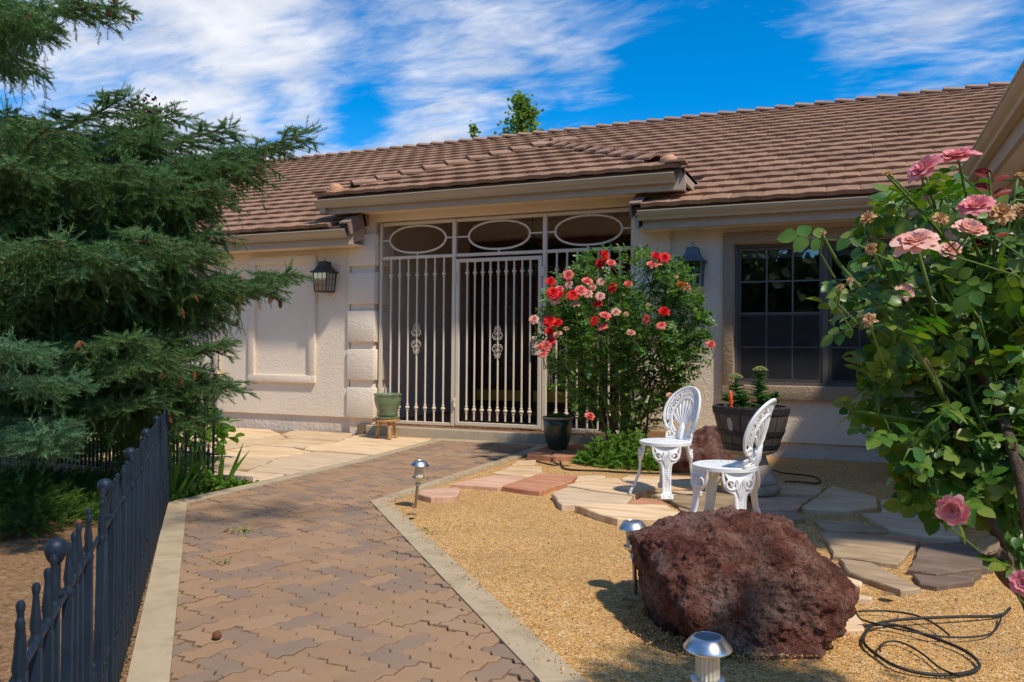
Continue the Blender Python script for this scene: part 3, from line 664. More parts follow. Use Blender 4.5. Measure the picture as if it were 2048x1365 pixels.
# window: two double-hung units with grids
wf = MB(); YF = YW + .03
wf.cbox(WX0, WX1, YF, YF + .07, WZ0, WZ0 + .035, .004).cbox(WX0, WX1, YF, YF + .07, WZ1 - .035, WZ1, .004)
for x in (WX0, WX1 - .035): wf.cbox(x, x + .035, YF + .001, YF + .069, WZ0 + .03, WZ1 - .03, .004)
wf.cbox(-.285, -.225, YF - .002, YF + .072, WZ0 + .03, WZ1 - .03, .006)
win = wf.build('window', M['bronze'], house)
for ux0, ux1 in ((WX0 + .035, -.285), (-.225, WX1 - .035)):
    for zz0, zz1, yo in ((1.515, WZ1 - .035, .03), (WZ0 + .035, 1.55, .012)):
        sm = MB(); s_ = .032
        sm.cbox(ux0, ux1, YF + yo, YF + yo + .025, zz0, zz0 + s_, .003).cbox(ux0, ux1, YF + yo, YF + yo + .025, zz1 - s_, zz1, .003)
        sm.cbox(ux0, ux0 + s_, YF + yo + .001, YF + yo + .024, zz0 + s_ - .002, zz1 - s_ + .002, .003).cbox(ux1 - s_, ux1, YF + yo + .001, YF + yo + .024, zz0 + s_ - .002, zz1 - s_ + .002, .003)
        sm.build('sash', M['bronze'], win)
        gx0, gx1, gz0, gz1 = ux0 + s_, ux1 - s_, zz0 + s_, zz1 - s_; dx = (gx1 - gx0) / 3; dz = (gz1 - gz0) / 2
        for i in (1, 2): MB().box(gx0 + dx * i - .008, gx0 + dx * i + .008, YF + yo + .009, YF + yo + .021, gz0, gz1).build('muntin', M['muntin'], win)
        MB().box(gx0, gx1, YF + yo + .0085, YF + yo + .0215, gz0 + dz - .008, gz0 + dz + .008).build('muntin', M['muntin'], win)
        for i in range(3):
            for j in range(2):
                MB().add([(gx0 + dx * i + .007, YF + yo + .014, gz0 + dz * j + .007), (gx0 + dx * (i + 1) - .007, YF + yo + .014, gz0 + dz * j + .007), (gx0 + dx * (i + 1) - .007, YF + yo + .014, gz0 + dz * (j + 1) - .007), (gx0 + dx * i + .007, YF + yo + .014, gz0 + dz * (j + 1) - .007)], [(0, 1, 2, 3)]).build('pane', M['glass'] if zz0 > 1.2 else M['screen'], win)
def screenmat():
    m, t, b, out = _new('insect_screen'); b.inputs['Base Color'].default_value = (.075, .075, .08, 1); b.inputs['Roughness'].default_value = .8
    tr = t.nodes.new('ShaderNodeBsdfTransparent'); ms = t.nodes.new('ShaderNodeMixShader'); wv = _noise(t, _map(t, _pos(t), (3, 3, 60)), 6, 3); t.links.new(_math(t, 'MULTIPLY_ADD', wv, .25, .22), ms.inputs[0])
    t.links.new(tr.outputs[0], ms.inputs[1]); t.links.new(b.outputs[0], ms.inputs[2]); t.links.new(ms.outputs[0], out.inputs[0]); return m
M['mesh'] = screenmat()
for ux0, ux1 in ((WX0 + .04, -.29), (-.22, WX1 - .04)):
    MB().add([(ux0, YF + .006, WZ0 + .04), (ux1, YF + .006, WZ0 + .04), (ux1, YF + .006, 1.53), (ux0, YF + .006, 1.53)], [(0, 1, 2, 3)]).build('insect_screen', M['mesh'], win)
# room behind the window: dark walls, a raised blind, table and a lamp
rm = MB(); rm.box(-1.9, 2.9, 13.2, 13.3, -.1, 2.7).box(-1.95, -1.85, 9.36, 13.2, -.1, 2.7).box(2.9, 3.0, 9.36, 13.2, -.1, 2.7).box(-1.95, 3.0, 9.36, 13.3, 2.6, 2.74).box(-1.95, 3.0, 9.36, 13.3, -.12, -.02)
rm.build('room', M['dark'], house)
MB().cbox(WX0 + .04, -.29, YF + .12, YF + .17, 2.15, 2.27, .01).cbox(-.22, WX1 - .04, YF + .12, YF + .17, 2.15, 2.27, .01).build('blind', M['curtain'], house)

# ---- porch recess
pw = MB().box(-6.19, -6.02, YW + .5, 12.6, -.1, 3.3)
pw.build('porch_side_wall', M['porch_wall'], house)
MB().box(-2.28, -2.1, YW + .5, 12.6, -.1, 3.3).build('porch_side_wall', M['porch_wall'], house)
MB().box(-6.02, -2.28, 12.50, 12.62, 2.96, 3.3).build('porch_back_wall', M['porch_wall'], house)
MB().box(-6.02, -2.28, YW + .22, 12.6, 3.28, 3.34).build('porch_ceiling', M['porch_wall'], house)
MB().cbox(-6.18, -1.92, YW - .002, YW + .18, 2.803, 3.02, .012).build('beam', M['stucco'], house, True)
pf = MB().box(-6.02, -2.28, 9.04, 12.5, -.1, .127).build('porch_floor', M['jointsand'], house)
M['tile_floor'] = pmat('clay_floor', [(.26, .13, .075), (.36, .19, .11)], .6, 7, ((90, .001),), .35, isl=.22)
k = 0
for j in range(15):
    for i in range(17):
        x0 = -6.0 + i * .219 + (.11 if j % 2 else 0); y0 = 9.12 + j * .225
        if x0 + .212 > -2.29: continue
        if j == 0 and i == 0: tm = MB().cbox(0, .212, 0, .218, -.01, .008, .003, 1).mesh('floor_tile', M['tile_floor'])
        link('floor_tile', tm, pf, (x0, y0, .127 + random.uniform(-.001, .001)))
MB().cbox(-4.55, -3.1, 10.2, 11.2, .134, .146, .004).build('doormat', M['iron'], None)
tag(bpy.data.objects['doormat'], 'black rubber doormat on the porch floor behind the gate', 'doormat')
# entry doors
dz0, dz1 = .135, 2.40
df = MB()
for x0, x1 in ((-6.02, -5.90), (-5.02, -4.86), (-3.98, -3.80), (-3.2, -2.28)): df.cbox(x0, x1, 12.40, 12.50, dz0, 2.96, .01)
df.cbox(-5.90, -3.2, 12.41, 12.50, 2.40, 2.52, .01).cbox(-5.90, -3.2, 12.41, 12.50, 2.86, 2.96, .01).cbox(-5.90, -3.2, 12.405, 12.50, .134, .20, .01)
frame = df.build('door_frame', M['wood'], house)
for x0, x1 in ((-5.89, -5.03), (-4.85, -3.99), (-3.79, -3.21)):
    d = MB(); s_ = .12 if x1 - x0 > .7 else .08
    d.cbox(x0, x0 + s_, 12.43, 12.47, .205, 2.395, .006).cbox(x1 - s_, x1, 12.43, 12.47, .205, 2.395, .006).cbox(x0 + s_, x1 - s_, 12.431, 12.469, 2.24, 2.394, .006).cbox(x0 + s_, x1 - s_, 12.431, 12.469, .206, .56, .006)
    dd = d.build('door', M['wood'], house)
    gx0, gx1 = x0 + s_, x1 - s_; nx = 2 if x1 - x0 > .7 else 1
    for i in range(1, nx): MB().box(gx0 + (gx1 - gx0) * i / nx - .012, gx0 + (gx1 - gx0) * i / nx + .012, 12.435, 12.465, .56, 2.24).build('muntin', M['wood'], dd)
    for j in range(1, 5): MB().box(gx0, gx1, 12.436, 12.464, .56 + .336 * j - .012, .56 + .336 * j + .012).build('muntin', M['wood'], dd)
    for i in range(nx):
        for j in range(5):
            a0 = gx0 + (gx1 - gx0) * i / nx + .01; a1 = gx0 + (gx1 - gx0) * (i + 1) / nx - .01; b0 = .56 + .336 * j + .01; b1 = b0 + .316
            MB().add([(a0, 12.45, b0), (a1, 12.45, b0), (a1, 12.45, b1), (a0, 12.45, b1)], [(0, 1, 2, 3)]).build('pane', M['glass'], dd)
    if x1 - x0 > .7: MB().cbox(x0 + .01, x1 - .01, 12.418, 12.428, .275, .455, .003).build('kick_plate', M['brass'], dd)
    tp = MB().add([(x0, 12.44, 2.53), (x1, 12.44, 2.53), (x1, 12.44, 2.85), (x0, 12.44, 2.85)], [(0, 1, 2, 3)]).build('transom_pane', M['glass'], frame)
    cm = MB(); xm = (x0 + x1) / 2
    cm.tube([(xm + (x1 - x0) * .42 * math.cos(a), 12.437, 2.54 + .27 * math.sin(a)) for a in np.linspace(0, math.pi, 16)], .006, 4).bar((xm, 12.437, 2.53), (xm, 12.437, 2.85), .005, 4)
    for s_ in (-1, 1): cm.tube([(xm + s_ * (.06 + .05 * math.sin(a)), 12.437, 2.56 + .24 * a / 3.1) for a in np.linspace(0, 3.1, 8)], .005, 4)
    cm.build('leading', M['iron'], frame)
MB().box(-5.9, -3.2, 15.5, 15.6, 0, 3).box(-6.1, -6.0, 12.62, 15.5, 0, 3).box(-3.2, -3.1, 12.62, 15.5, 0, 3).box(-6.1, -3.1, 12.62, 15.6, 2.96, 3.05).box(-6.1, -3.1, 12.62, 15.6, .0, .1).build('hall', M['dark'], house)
for x in (-5.72, -5.20, -4.70, -4.16): MB().tube([(x + .03 * math.sin(q * 3), 12.62 + .03 * math.cos(q * 5), .6 + q * .4) for q in range(5)], .05, 8, .5).build('curtain', M['curtain'], house)
# step
st = MB().cbox(-5.86, -2.30, 8.985, 9.30, -.2, .125, .018, 3).build('step', M['step'], house, True)

# ---- roofs
PITCH = .425; ANG = math.atan(PITCH); YE, ZE = 8.66, 2.70; YR = 15.25
def zmain(y): return ZE + PITCH * (y - YE)
PXL, PXR, PZE = -6.44, -1.66, 3.10; PYE = 8.64; PW = (PXR - PXL) / 2; PXM = (PXL + PXR) / 2
def zporch(x, y): return PZE + PITCH * min(y - PYE, x - PXL, PXR - x)
WXE, WYE = .90, 4.1          # wing eave line and near end
ul = MB()
def slab(pts, th=.05):
    n = len(pts); ul.add([*pts, *[(p[0], p[1], p[2] - th) for p in pts]], [tuple(range(n)), tuple(range(n, 2 * n))[::-1]] + [(i, (i + 1) % n, n + (i + 1) % n, n + i) for i in range(n)])
o_ = -.012
for x0, x1, y0 in ((-14.2, -5.94, YE + .03), (-5.94, -2.22, YE + 1.0), (-2.22, 2.9, YE + .03)):
    slab([(x0, y0, zmain(y0) + o_), (x1, y0, zmain(y0) + o_), (x1, YR, zmain(YR) + o_), (x0, YR, zmain(YR) + o_)])
slab([(-14.2, YR + .02, zmain(YR) + o_), (2.9, YR + .02, zmain(YR) + o_), (2.9, YR + 6, zmain(YR) - 2.5), (-14.2, YR + 6, zmain(YR) - 2.5)])
APY = PYE + PW; APZ = PZE + PITCH * PW; EY = PYE + .95 + PW
slab([(PXL + .03, PYE + .03, PZE + o_), (PXR - .03, PYE + .03, PZE + o_), (PXM, APY, APZ + o_)])
slab([(PXL, PYE + .05, PZE + o_), (PXM - .01, APY, APZ + o_), (PXM - .01, EY, APZ + o_), (PXL, PYE + .95, PZE + o_)])
slab([(PXR, PYE + .05, PZE + o_), (PXM + .01, APY, APZ + o_), (PXM + .01, EY, APZ + o_), (PXR, PYE + .95, PZE + o_)])
slab([(WXE, WYE, ZE + o_), (4.6, WYE, ZE + 3.7 * PITCH + o_), (4.6, 13, ZE + 3.7 * PITCH + o_), (WXE, 13, ZE + o_)])
slab([(4.62, WYE, ZE + 3.7 * PITCH + o_), (8, WYE, ZE + .3), (8, 13, ZE + .3), (4.62, 13, ZE + 3.7 * PITCH + o_)])
roof = ul.build('roof', M['underlay'], house)
TWD, TEX = .315, .343
nx = 12; xs = [TWD * i / nx for i in range(nx + 1)]
def prof(x):
    u = x / TWD; return .0034 * math.cos(2 * math.pi * u + math.pi * .8) + .0014 * math.cos(4 * math.pi * u) - (.006 if u < .03 or u > .97 else 0)
tm_ = MB(); TL = .42; TH = .040
for x in xs:
    e = .0025 if x in (xs[0], xs[-1]) else 0; xx = min(max(x, .0012), TWD - .0012)
    tm_.v += [(xx, 0, TH + prof(x)), (xx, TL, .006 + prof(x) * .7), (xx, .004, prof(x) - .004), (xx, .006, TH + prof(x) + .004)]
for i in range(nx):
    a = 4 * i; b = a + 4
    tm_.f += [(a, b, b + 3, a + 3), (a + 3, b + 3, b + 1, a + 1), (a + 2, b + 2, b, a)]
tm_.f += [(0, 3, 1, 2), (4 * nx, 4 * nx + 2, 4 * nx + 1, 4 * nx + 3)]
TME = tm_.mesh('roof_tile', M['tile'])
tiles = []
for j in range(int((YR - YE) * math.sqrt(1 + PITCH ** 2) / TEX) + 1):
    y = YE - .02 + j * TEX * math.cos(ANG)
    if y > YR - .05: break
    off = (.0, .16)[j % 2]
    x = -14.1 + off
    while x < 2.8:
        xm = x + TWD / 2; ok = True
        if -5.92 - .16 < xm < -2.24 + .16 and y < YE + .9: ok = False
        if PXL + .1 < xm < PXR - .1 and y < EY and zporch(xm, max(y, PYE)) > zmain(y) + .02: ok = ok and (y < PYE + .9 and not -6.05 < xm < -2.1)
        if xm - WXE > y - YE + .25: ok = False
        if ok: tiles.append((x, y, zmain(y) + .002))
        x += TWD
for j in range(9):
    y = PYE - .02 + j * TEX * math.cos(ANG); x = PXL + .02 + (0, .16)[j % 2]
    while x < PXR - .1:
        m_ = min(x + .04 - PXL, PXR - x - TWD + .04)
        if y - PYE < m_: tiles.append((x, y, PZE + PITCH * (y - PYE) + .002))
        x += TWD
def tvis(t):
    d = -.388 * t[0] + .921 * t[1]; px = (.9215 * t[0] + .388 * t[1]) / d
    return d + (0 if -.66 < px < .66 else 50) + (30 if t[0] < -6.0 and px < -.38 else 0)
tiles.sort(key=tvis)
stf = MB()
for i, t in enumerate(tiles):
    rx = ANG + random.gauss(0, .004)
    if i < 300:
        o = link('roof_tile', TME, roof, (t[0] + random.gauss(0, .002), t[1], t[2])); o.rotation_euler = (rx, 0, random.gauss(0, .004))
    else:
        c_, s_ = math.cos(rx), math.sin(rx); stf.add([(t[0] + v[0], t[1] + v[1] * c_ - v[2] * s_, t[2] + v[1] * s_ + v[2] * c_) for v in tm_.v], tm_.f)
tag(stf.build('roof_tile', M['tile'], roof), kind='stuff')
# cap tiles: flat angled ridge pieces
cw, cl, ct = .135, .40, .030
cpv = []
for y, h in ((0, .045), (cl, -.012)):
    for x, z in ((-cw, -.055), (-.05, .0), (.05, .0), (cw, -.055)): cpv += [(x, y, z + h), (x * .93, y, z + h - ct)]
capm = MB(); capm.v = cpv
for i in range(3):
    a, b = 2 * i, 2 * i + 2
    capm.f += [(a, b, 8 + b, 8 + a), (a + 1, 8 + a + 1, 8 + b + 1, b + 1), (a, a + 1, b + 1, b), (8 + a, 8 + b, 8 + b + 1, 8 + a + 1)]
capm.f += [(0, 8, 9, 1), (6, 7, 15, 14)]
CAPME = capm.mesh('ridge_tile', M['ridge'])
def caps(p, q, step, lift, skip=0):
    p, q = Vector(p), Vector(q); d = (q - p).normalized(); n = int((q - p).length / step)
    X = d.cross(Vector((0, 0, 1))).normalized(); Z = X.cross(d)
    for i in range(skip, n + 1):
        l_ = p + d * (i * step) + Z * lift
        Rm = Matrix((X, d, Z)).transposed().to_4x4()
        o = link('ridge_tile', CAPME, roof); o.matrix_local = Matrix.Translation(l_) @ Rm @ Matrix.Rotation(-.0 + random.gauss(0, .008), 4, 'X') @ Matrix.Rotation(random.gauss(0, .01), 4, 'Z')
caps((-14, YR, zmain(YR)), (2.9, YR, zmain(YR)), .335, .055)
caps((PXL + .12, PYE + .12, PZE + .05), (PXM, APY, APZ), .335, .06, 1)
caps((PXR - .12, PYE + .12, PZE + .05), (PXM, APY, APZ), .335, .06, 1)
caps((PXM, APY, APZ), (PXM, EY, APZ), .335, .065)
for x in (PXL + .20, PXR - .20):
    mb = MB(); mb.lathe([(.001, .062), (.05, .055), (.085, .035), (.10, .0), (.10, -.05)], 12, caps=False)
    for i, v in enumerate(mb.v): mb.v[i] = (v[0] * random.uniform(.9, 1.12), v[1] * random.uniform(.9, 1.12), v[2] * random.uniform(.9, 1.15))
    o = mb.build('hip_end_cap', M['copper'], roof, 'all'); o.location = (x, PYE + .18, PZE + .12)
# starter cap tiles at the hip ends
for x, s_ in ((PXL + .09, 1), (PXR - .09, -1)):
    MB().cbox(x - .11, x + .11, PYE - .05, PYE + .16, PZE + .045, PZE + .075, .006).build('ridge_tile', M['ridge'], roof)
# rake tiles closing the main roof where the porch cuts it
for x, s_ in ((-5.94, 1), (-2.22, -1)):
    for j in range(4):
        y = YE - .05 + j * .335; z = zmain(y) + .035
        mb = MB().cbox(-.10 if s_ > 0 else -.035, .035 if s_ > 0 else .10, 0, .42, 0, .025, .004, 1).cbox(.012 if s_ > 0 else -.035, .035 if s_ > 0 else -.012, .002, .418, -.15, .012, .004, 1)
        o = mb.build('rake_tile', M['rake'], roof); o.location = (x, y, z); o.rotation_euler = (ANG + .03, 0, 0)
    MB().add([(x - s_ * .03 + dx_, y_, z_) for dx_ in (-.018, .018) for y_, z_ in ((YE + .06, 2.46), (YE + .06, 2.60), (10.0, zmain(10.0) - .08), (10.0, zmain(10.0) - .28), (YE + .5, zmain(YE + .5) - .30))],
             [(0, 1, 2, 3, 4), (9, 8, 7, 6, 5), (0, 5, 6, 1), (1, 6, 7, 2), (2, 7, 8, 3), (3, 8, 9, 4), (4, 9, 5, 0)]).build('rake_board', M['fascia'], house)
# gutters and fascia boards
def gutter(axis, e, z, a0, a1, s_=1):
    """ogee gutter; lip at coordinate e (front), top at z, running a0..a1"""
    pr = [(0, 0), (0, -.012), (.012, -.018), (.012, -.03), (.03, -.055), (.055, -.075), (.062, -.10), (.125, -.10), (.125, -.0), (.119, 0), (.119, -.09), (.066, -.09), (.060, -.072), (.034, -.048), (.018, -.028), (.018, -.0)]
    g = MB().sweep([(e + s_ * p, z + h) for p, h in pr], axis, a0, a1)
    g.build('gutter', M['gutter'], house)
def fascia(x0, x1, y0, y1, z0, z1): MB().cbox(x0, x1, y0, y1, z0, z1, .003, 1).build('fascia', M['fascia'], house)
gutter('x', 8.62, 2.655, -14.2, -5.97); fascia(-14.2, -5.93, 8.748, 8.785, 2.462, 2.675)
gutter('x', 8.62, 2.655, -2.165, .845); fascia(-2.13, .99, 8.748, 8.785, 2.462, 2.675)
gutter('x', 8.60, 3.045, PXL, PXR - .10); fascia(PXL + .08, PXR, 8.728, 8.765, 2.868, 3.07)
gutter('y', .84, 2.675, WYE, 8.74); fascia(.968, 1.005, WYE, 8.75, 2.462, 2.69)
MB().cbox(PXR - .037, PXR, 8.768, 9.75, 2.95, 3.085, .003, 1).cbox(PXL, PXL + .037, 8.768, 9.75, 2.95, 3.085, .003, 1).build('fascia', M['fascia'], house)
MB().cbox(PXL + .06, PXL + .14, 8.66, 8.726, 2.875, 2.945, .006).build('gutter_bracket', M['fascia'], house)
# soffits
sf = MB().box(-14.2, -5.95, 8.787, 9.09, 2.475, 2.49).box(-2.2, .97, 8.787, 9.09, 2.475, 2.49).box(PXL + .1, PXR - .04, 8.767, 9.095, 2.90, 2.915)
sf.box(1.007, 1.40, WYE, 9.09, 2.475, 2.49)
sf.build('soffit', M['stucco'], house)
MB().box(1.16, 1.22, WYE, 9.08, 2.40, 2.474).build('frieze_board', M['fascia'], house)
ww = MB().box(1.40, 1.65, WYE + .4, 9.09, -.1, 2.47).box(1.65, 8, WYE + .4, WYE + .6, -.1, 2.9); ww.build('wing_wall', M['stucco'], house)
MB().add([(.9, WYE + .38, 2.49), (8, WYE + .38, 2.49), (8, WYE + .38, 2.9), (4.6, WYE + .38, 4.2)], [(0, 1, 2, 3)]).build('gable_wall', M['stucco'], house)
# ------------------------------------------------------------------ iron entry grille and gate
GY = 9.16
X0, X1, X2, X3 = -5.745, -4.66, -3.43, -2.345; ZB, ZT, ZRail = .15, 2.785, 2.32
gr = thing('entry_grille', 'tan iron grille with ovals filling the porch opening beside the gate', 'grille', (0, GY, 0))
fr = .02
def sq(mb, x0, x1, z0, z1, d=.02): return mb.cbox(x0, x1, -d, d, z0, z1, .004, 1)
for x in (X0, X3): sq(MB(), x - fr, x + fr, ZB, ZT).build('post', M['gate'], gr)
for x in (X1, X2): sq(MB(), x - .026, x + .026, ZB, ZT, .026).build('post', M['gate'], gr)
for a, b in ((X0, X1), (X1, X2), (X2, X3)):
    sq(MB(), a + .026, b - .026, ZT - .04, ZT, .018).build('rail', M['gate'], gr); sq(MB(), a + .026, b - .026, ZRail - .02, ZRail + .02, .018).build('rail', M['gate'], gr)
    xm = (a + b) / 2; zm = (ZRail + ZT) / 2; hw = .415; hh = .175
    ov = MB(); pts = [(xm + hw * math.copysign(abs(math.cos(t)) ** .86, math.cos(t)), 0, zm + hh * math.sin(t)) for t in np.linspace(0, 2 * math.pi, 49)]
    ov.tube(pts, .017, 4, .65, False, up=(0, 1, 0)); o = ov.build('oval', M['gate'], gr)
    stx = MB()
    for s_ in (-1, 1):
        stx.box(xm + s_ * hw - .0 if s_ > 0 else a + .026, b - .026 if s_ > 0 else xm - hw, -.009, .009, zm - .009, zm + .009)
    stx.box(xm - .011, xm + .011, -.009, .009, zm + hh, ZT - .04).box(xm - .011, xm + .011, -.009, .009, ZRail + .02, zm - hh)
    stx.build('stay', M['gate'], gr)
for a, b in ((X0, X1), (X2, X3)): sq(MB(), a + .02, b - .026, ZB, ZB + .04, .018).build('rail', M['gate'], gr)
def baluster(z0, z1):
    m_ = MB(); r = .0125; kn = []
    for zk in (.366, 2.092):
        kn += [(r, zk - .045), (.019, zk - .04), (.019, zk - .03), (.0145, zk - .027), (.0145, zk - .018), (.029, zk - .008), (.029, zk + .008), (.0145, zk + .018), (.0145, zk + .027), (.019, zk + .03), (.019, zk + .04), (r, zk + .045)]
    return m_.lathe([(r, z0)] + kn + [(r, z1)], 8)
BM1 = baluster(ZB + .04, ZRail - .02).mesh('baluster', M['gate'], True); BM2 = baluster(.235, 2.225).mesh('baluster', M['gate'], True)
for a, b in ((X0, X1), (X2, X3)):
    for i in range(7): link('baluster', BM1, gr, (a + .02 + (b - a - .04) * (i + 1) / 8, 0, 0))
def scroll_mesh(mat, zc):
    m_ = MB()
    def spiral(cx, cz, r0, turns, a0, sgn, n=18):
        return [(cx + r0 * (1 - .8 * t) * math.cos(a0 + sgn * turns * 2 * math.pi * t), 0, cz + r0 * (1 - .8 * t) * math.sin(a0 + sgn * turns * 2 * math.pi * t)) for t in np.linspace(0, 1, n)]
    for s_ in (-1, 1):
        for v in (-1, 1):
            body = [(s_ * (.012 + .055 * math.sin(u)), 0, zc + v * (.012 + .11 * u / 2.6)) for u in np.linspace(.5, 2.75, 12)]
            m_.tube(body, .0038, 5)
            m_.tube(spiral(s_ * .028, zc + v * .045, .026, 1.1, math.pi / 2 * v, -s_ * v), .0032, 5)
            m_.tube(spiral(s_ * .024, zc + v * .10, .020, 1.0, math.pi / 2 * v, s_ * v), .0032, 5)
            m_.tube(spiral(s_ * .027, zc + v * .155, .022, 1.1, -math.pi / 2 * v, s_ * v), .0032, 5)
            m_.tube(spiral(s_ * .025, zc + v * .185, .018, 1.0, -math.pi / 2 * v, -s_ * v), .003, 5)
    for i, v in enumerate(m_.v): m_.v[i] = (v[0], v[1] - .014, v[2])
    return m_.mesh('scroll', mat, 'all')
SCM = scroll_mesh(M['gate_light'], 0)
link('scroll', SCM, gr, (X0 + .02 + (X1 - X0 - .04) * 4 / 8, 0, 1.262)); link('scroll', SCM, gr, (X2 + .02 + (X3 - X2 - .04) * 4 / 8, 0, 1.262))
gt = thing('entry_gate', 'tan iron gate leaf with scroll ornament and lock plate in the porch grille', 'gate', (0, GY - .012, 0))
ga, gb, g0, g1 = X1 + .035, X2 - .035, .165, 2.27
mb = MB(); sq(mb, ga, ga + .045, g0, g1, .02); mb.build('stile', M['gate'], gt); mb = MB(); sq(mb, gb - .045, gb, g0, g1, .02); mb.build('stile', M['gate'], gt)
for z in (g0, g1 - .045): mb = MB(); sq(mb, ga + .045, gb - .045, z, z + .045, .019); mb.build('rail', M['gate'], gt)
for i in range(9): link('baluster', BM2, gt, (ga + .045 + (gb - ga - .09) * (i + 1) / 10, 0, 0))
link('scroll', SCM, gt, (ga + .045 + (gb - ga - .09) * 5 / 10, 0, 1.216))
for z in (.45, 2.02): MB().lathe([(.012, z - .06), (.016, z - .055), (.016, z - .02), (.012, z - .015), (.012, z + .015), (.016, z + .02), (.016, z + .055), (.012, z + .06)], 8, X1 + .03, -.03).build('hinge', M['gate'], gt)
lp = MB().cbox(gb - .12, gb + .0, -.028, -.021, 1.06, 1.29, .003).build('lock_plate', M['gate'], gt)
for z in (1.12, 1.23): MB().lathe([(.001, 0), (.028, .004), (.030, .03), (.022, .045), (.001, .05)], 14).xf(Matrix.Translation((gb - .085, -.028, z)) @ Matrix.Rotation(math.pi / 2, 4, 'X')).build('knob', M['steel_pole'], lp, 'all')
MB().cbox(X2 - .06, X2 + .0, -.03, -.0275, 2.02, 2.14, .001, 1).build('strike_plate', M['gate'], gt)

# ------------------------------------------------------------------ lanterns
def lantern(name, label, loc, mat, hang=False, s=1.0, rz=0):
    t = thing(name, label, 'lantern', loc, rz, None); w2, w1, h = .115 * s, .10 * s, .27 * s
    f = MB()
    for sx in (-1, 1):
        for sy in (-1, 1): f.bar((sx * w1, sy * w1, 0), (sx * w2, sy * w2, h), .009 * s, 4)
    for a in (0, 1, 2, 3):
        c_, s_ = math.cos(a * math.pi / 2), math.sin(a * math.pi / 2)
        def P(u, z): ww_ = w1 + (w2 - w1) * z / h; x, y = u * ww_, -ww_; return (x * c_ - y * s_, x * s_ + y * c_, z)
        for u in (-.33, .33): f.bar(P(u, 0), P(u, h), .005 * s, 4)
        for z in (.33 * h, .66 * h): f.bar(P(-1, z), P(1, z), .005 * s, 4)
        for z in (.0, h): f.bar(P(-1, z), P(1, z), .010 * s, 4)
        MB().add([P(-.98, .005), P(.98, .005), P(.98, h - .005), P(-.98, h - .005)], [(0, 1, 2, 3)]).build('pane', M['clear'], t)
    f.build('frame', mat, t)
    MB().box(-w1, w1, -w1, w1, -.012, .0).build('base_plate', mat, t)
    rf = MB(); ring = [(1.30, 0), (1.28, .02), (1.0, .045), (.80, .085), (.66, .12), (.60, .15), (.60, .20), (.5, .215)]
    for k, (q, z) in enumerate(ring):
        for sx, sy in ((-1, -1), (1, -1), (1, 1), (-1, 1)): rf.v.append((sx * q * w2, sy * q * w2, h + z * s * .78))
        if k:
            for j in range(4): rf.f.append((4 * k - 4 + j, 4 * k - 4 + (j + 1) % 4, 4 * k + (j + 1) % 4, 4 * k + j))
    rf.f += [(0, 1, 2, 3), tuple(4 * (len(ring) - 1) + j for j in range(4))]
    rf.build('roof', mat, t)
    zt = h + .215 * s * .78
    MB().tube([(.022 * s * math.cos(a), 0, zt + .03 * s + .022 * s * math.sin(a)) for a in np.linspace(0, 2 * math.pi, 17)], .004 * s, 5, caps=False).bar((0, 0, zt - .01), (0, 0, zt + .012 * s), .006).build('ring', mat, t)
    c = MB()
    for x in (-.035, .0, .035): c.lathe([(.011 * s, .0), (.011 * s, .12 * s), (.013 * s, .14 * s), (.012 * s, .17 * s), (.002, .20 * s)], 8, x * s, .0)
    c.build('candle', M['bulb'], t, True)
    if hang: MB().tube([(0, 0, zt + .05 * s), (0, 0, 3.27 - loc[2])], .005, 5).build('chain', mat, t)
    else:
        MB().cbox(-.055 * s, .055 * s, w2 + .005, YW - loc[1] - .002, .02, h + .05, .006).build('back_plate', mat, t)
    return t
lantern('wall_lantern', 'dark bronze box lantern on the wall between the raised panel and the pillar', (-6.50, 8.95, 1.885), M['lantern'], s=.92)
lantern('wall_lantern', 'grey metal box lantern on the wall between the roses and the window', (-1.615, 8.95, 1.85), M['lantern_grey'], s=.95)
lantern('hanging_lantern', 'black cage lantern hanging from the porch ceiling behind the gate', (-4.24, 10.8, 2.18), M['iron'], True, 1.25, .3)

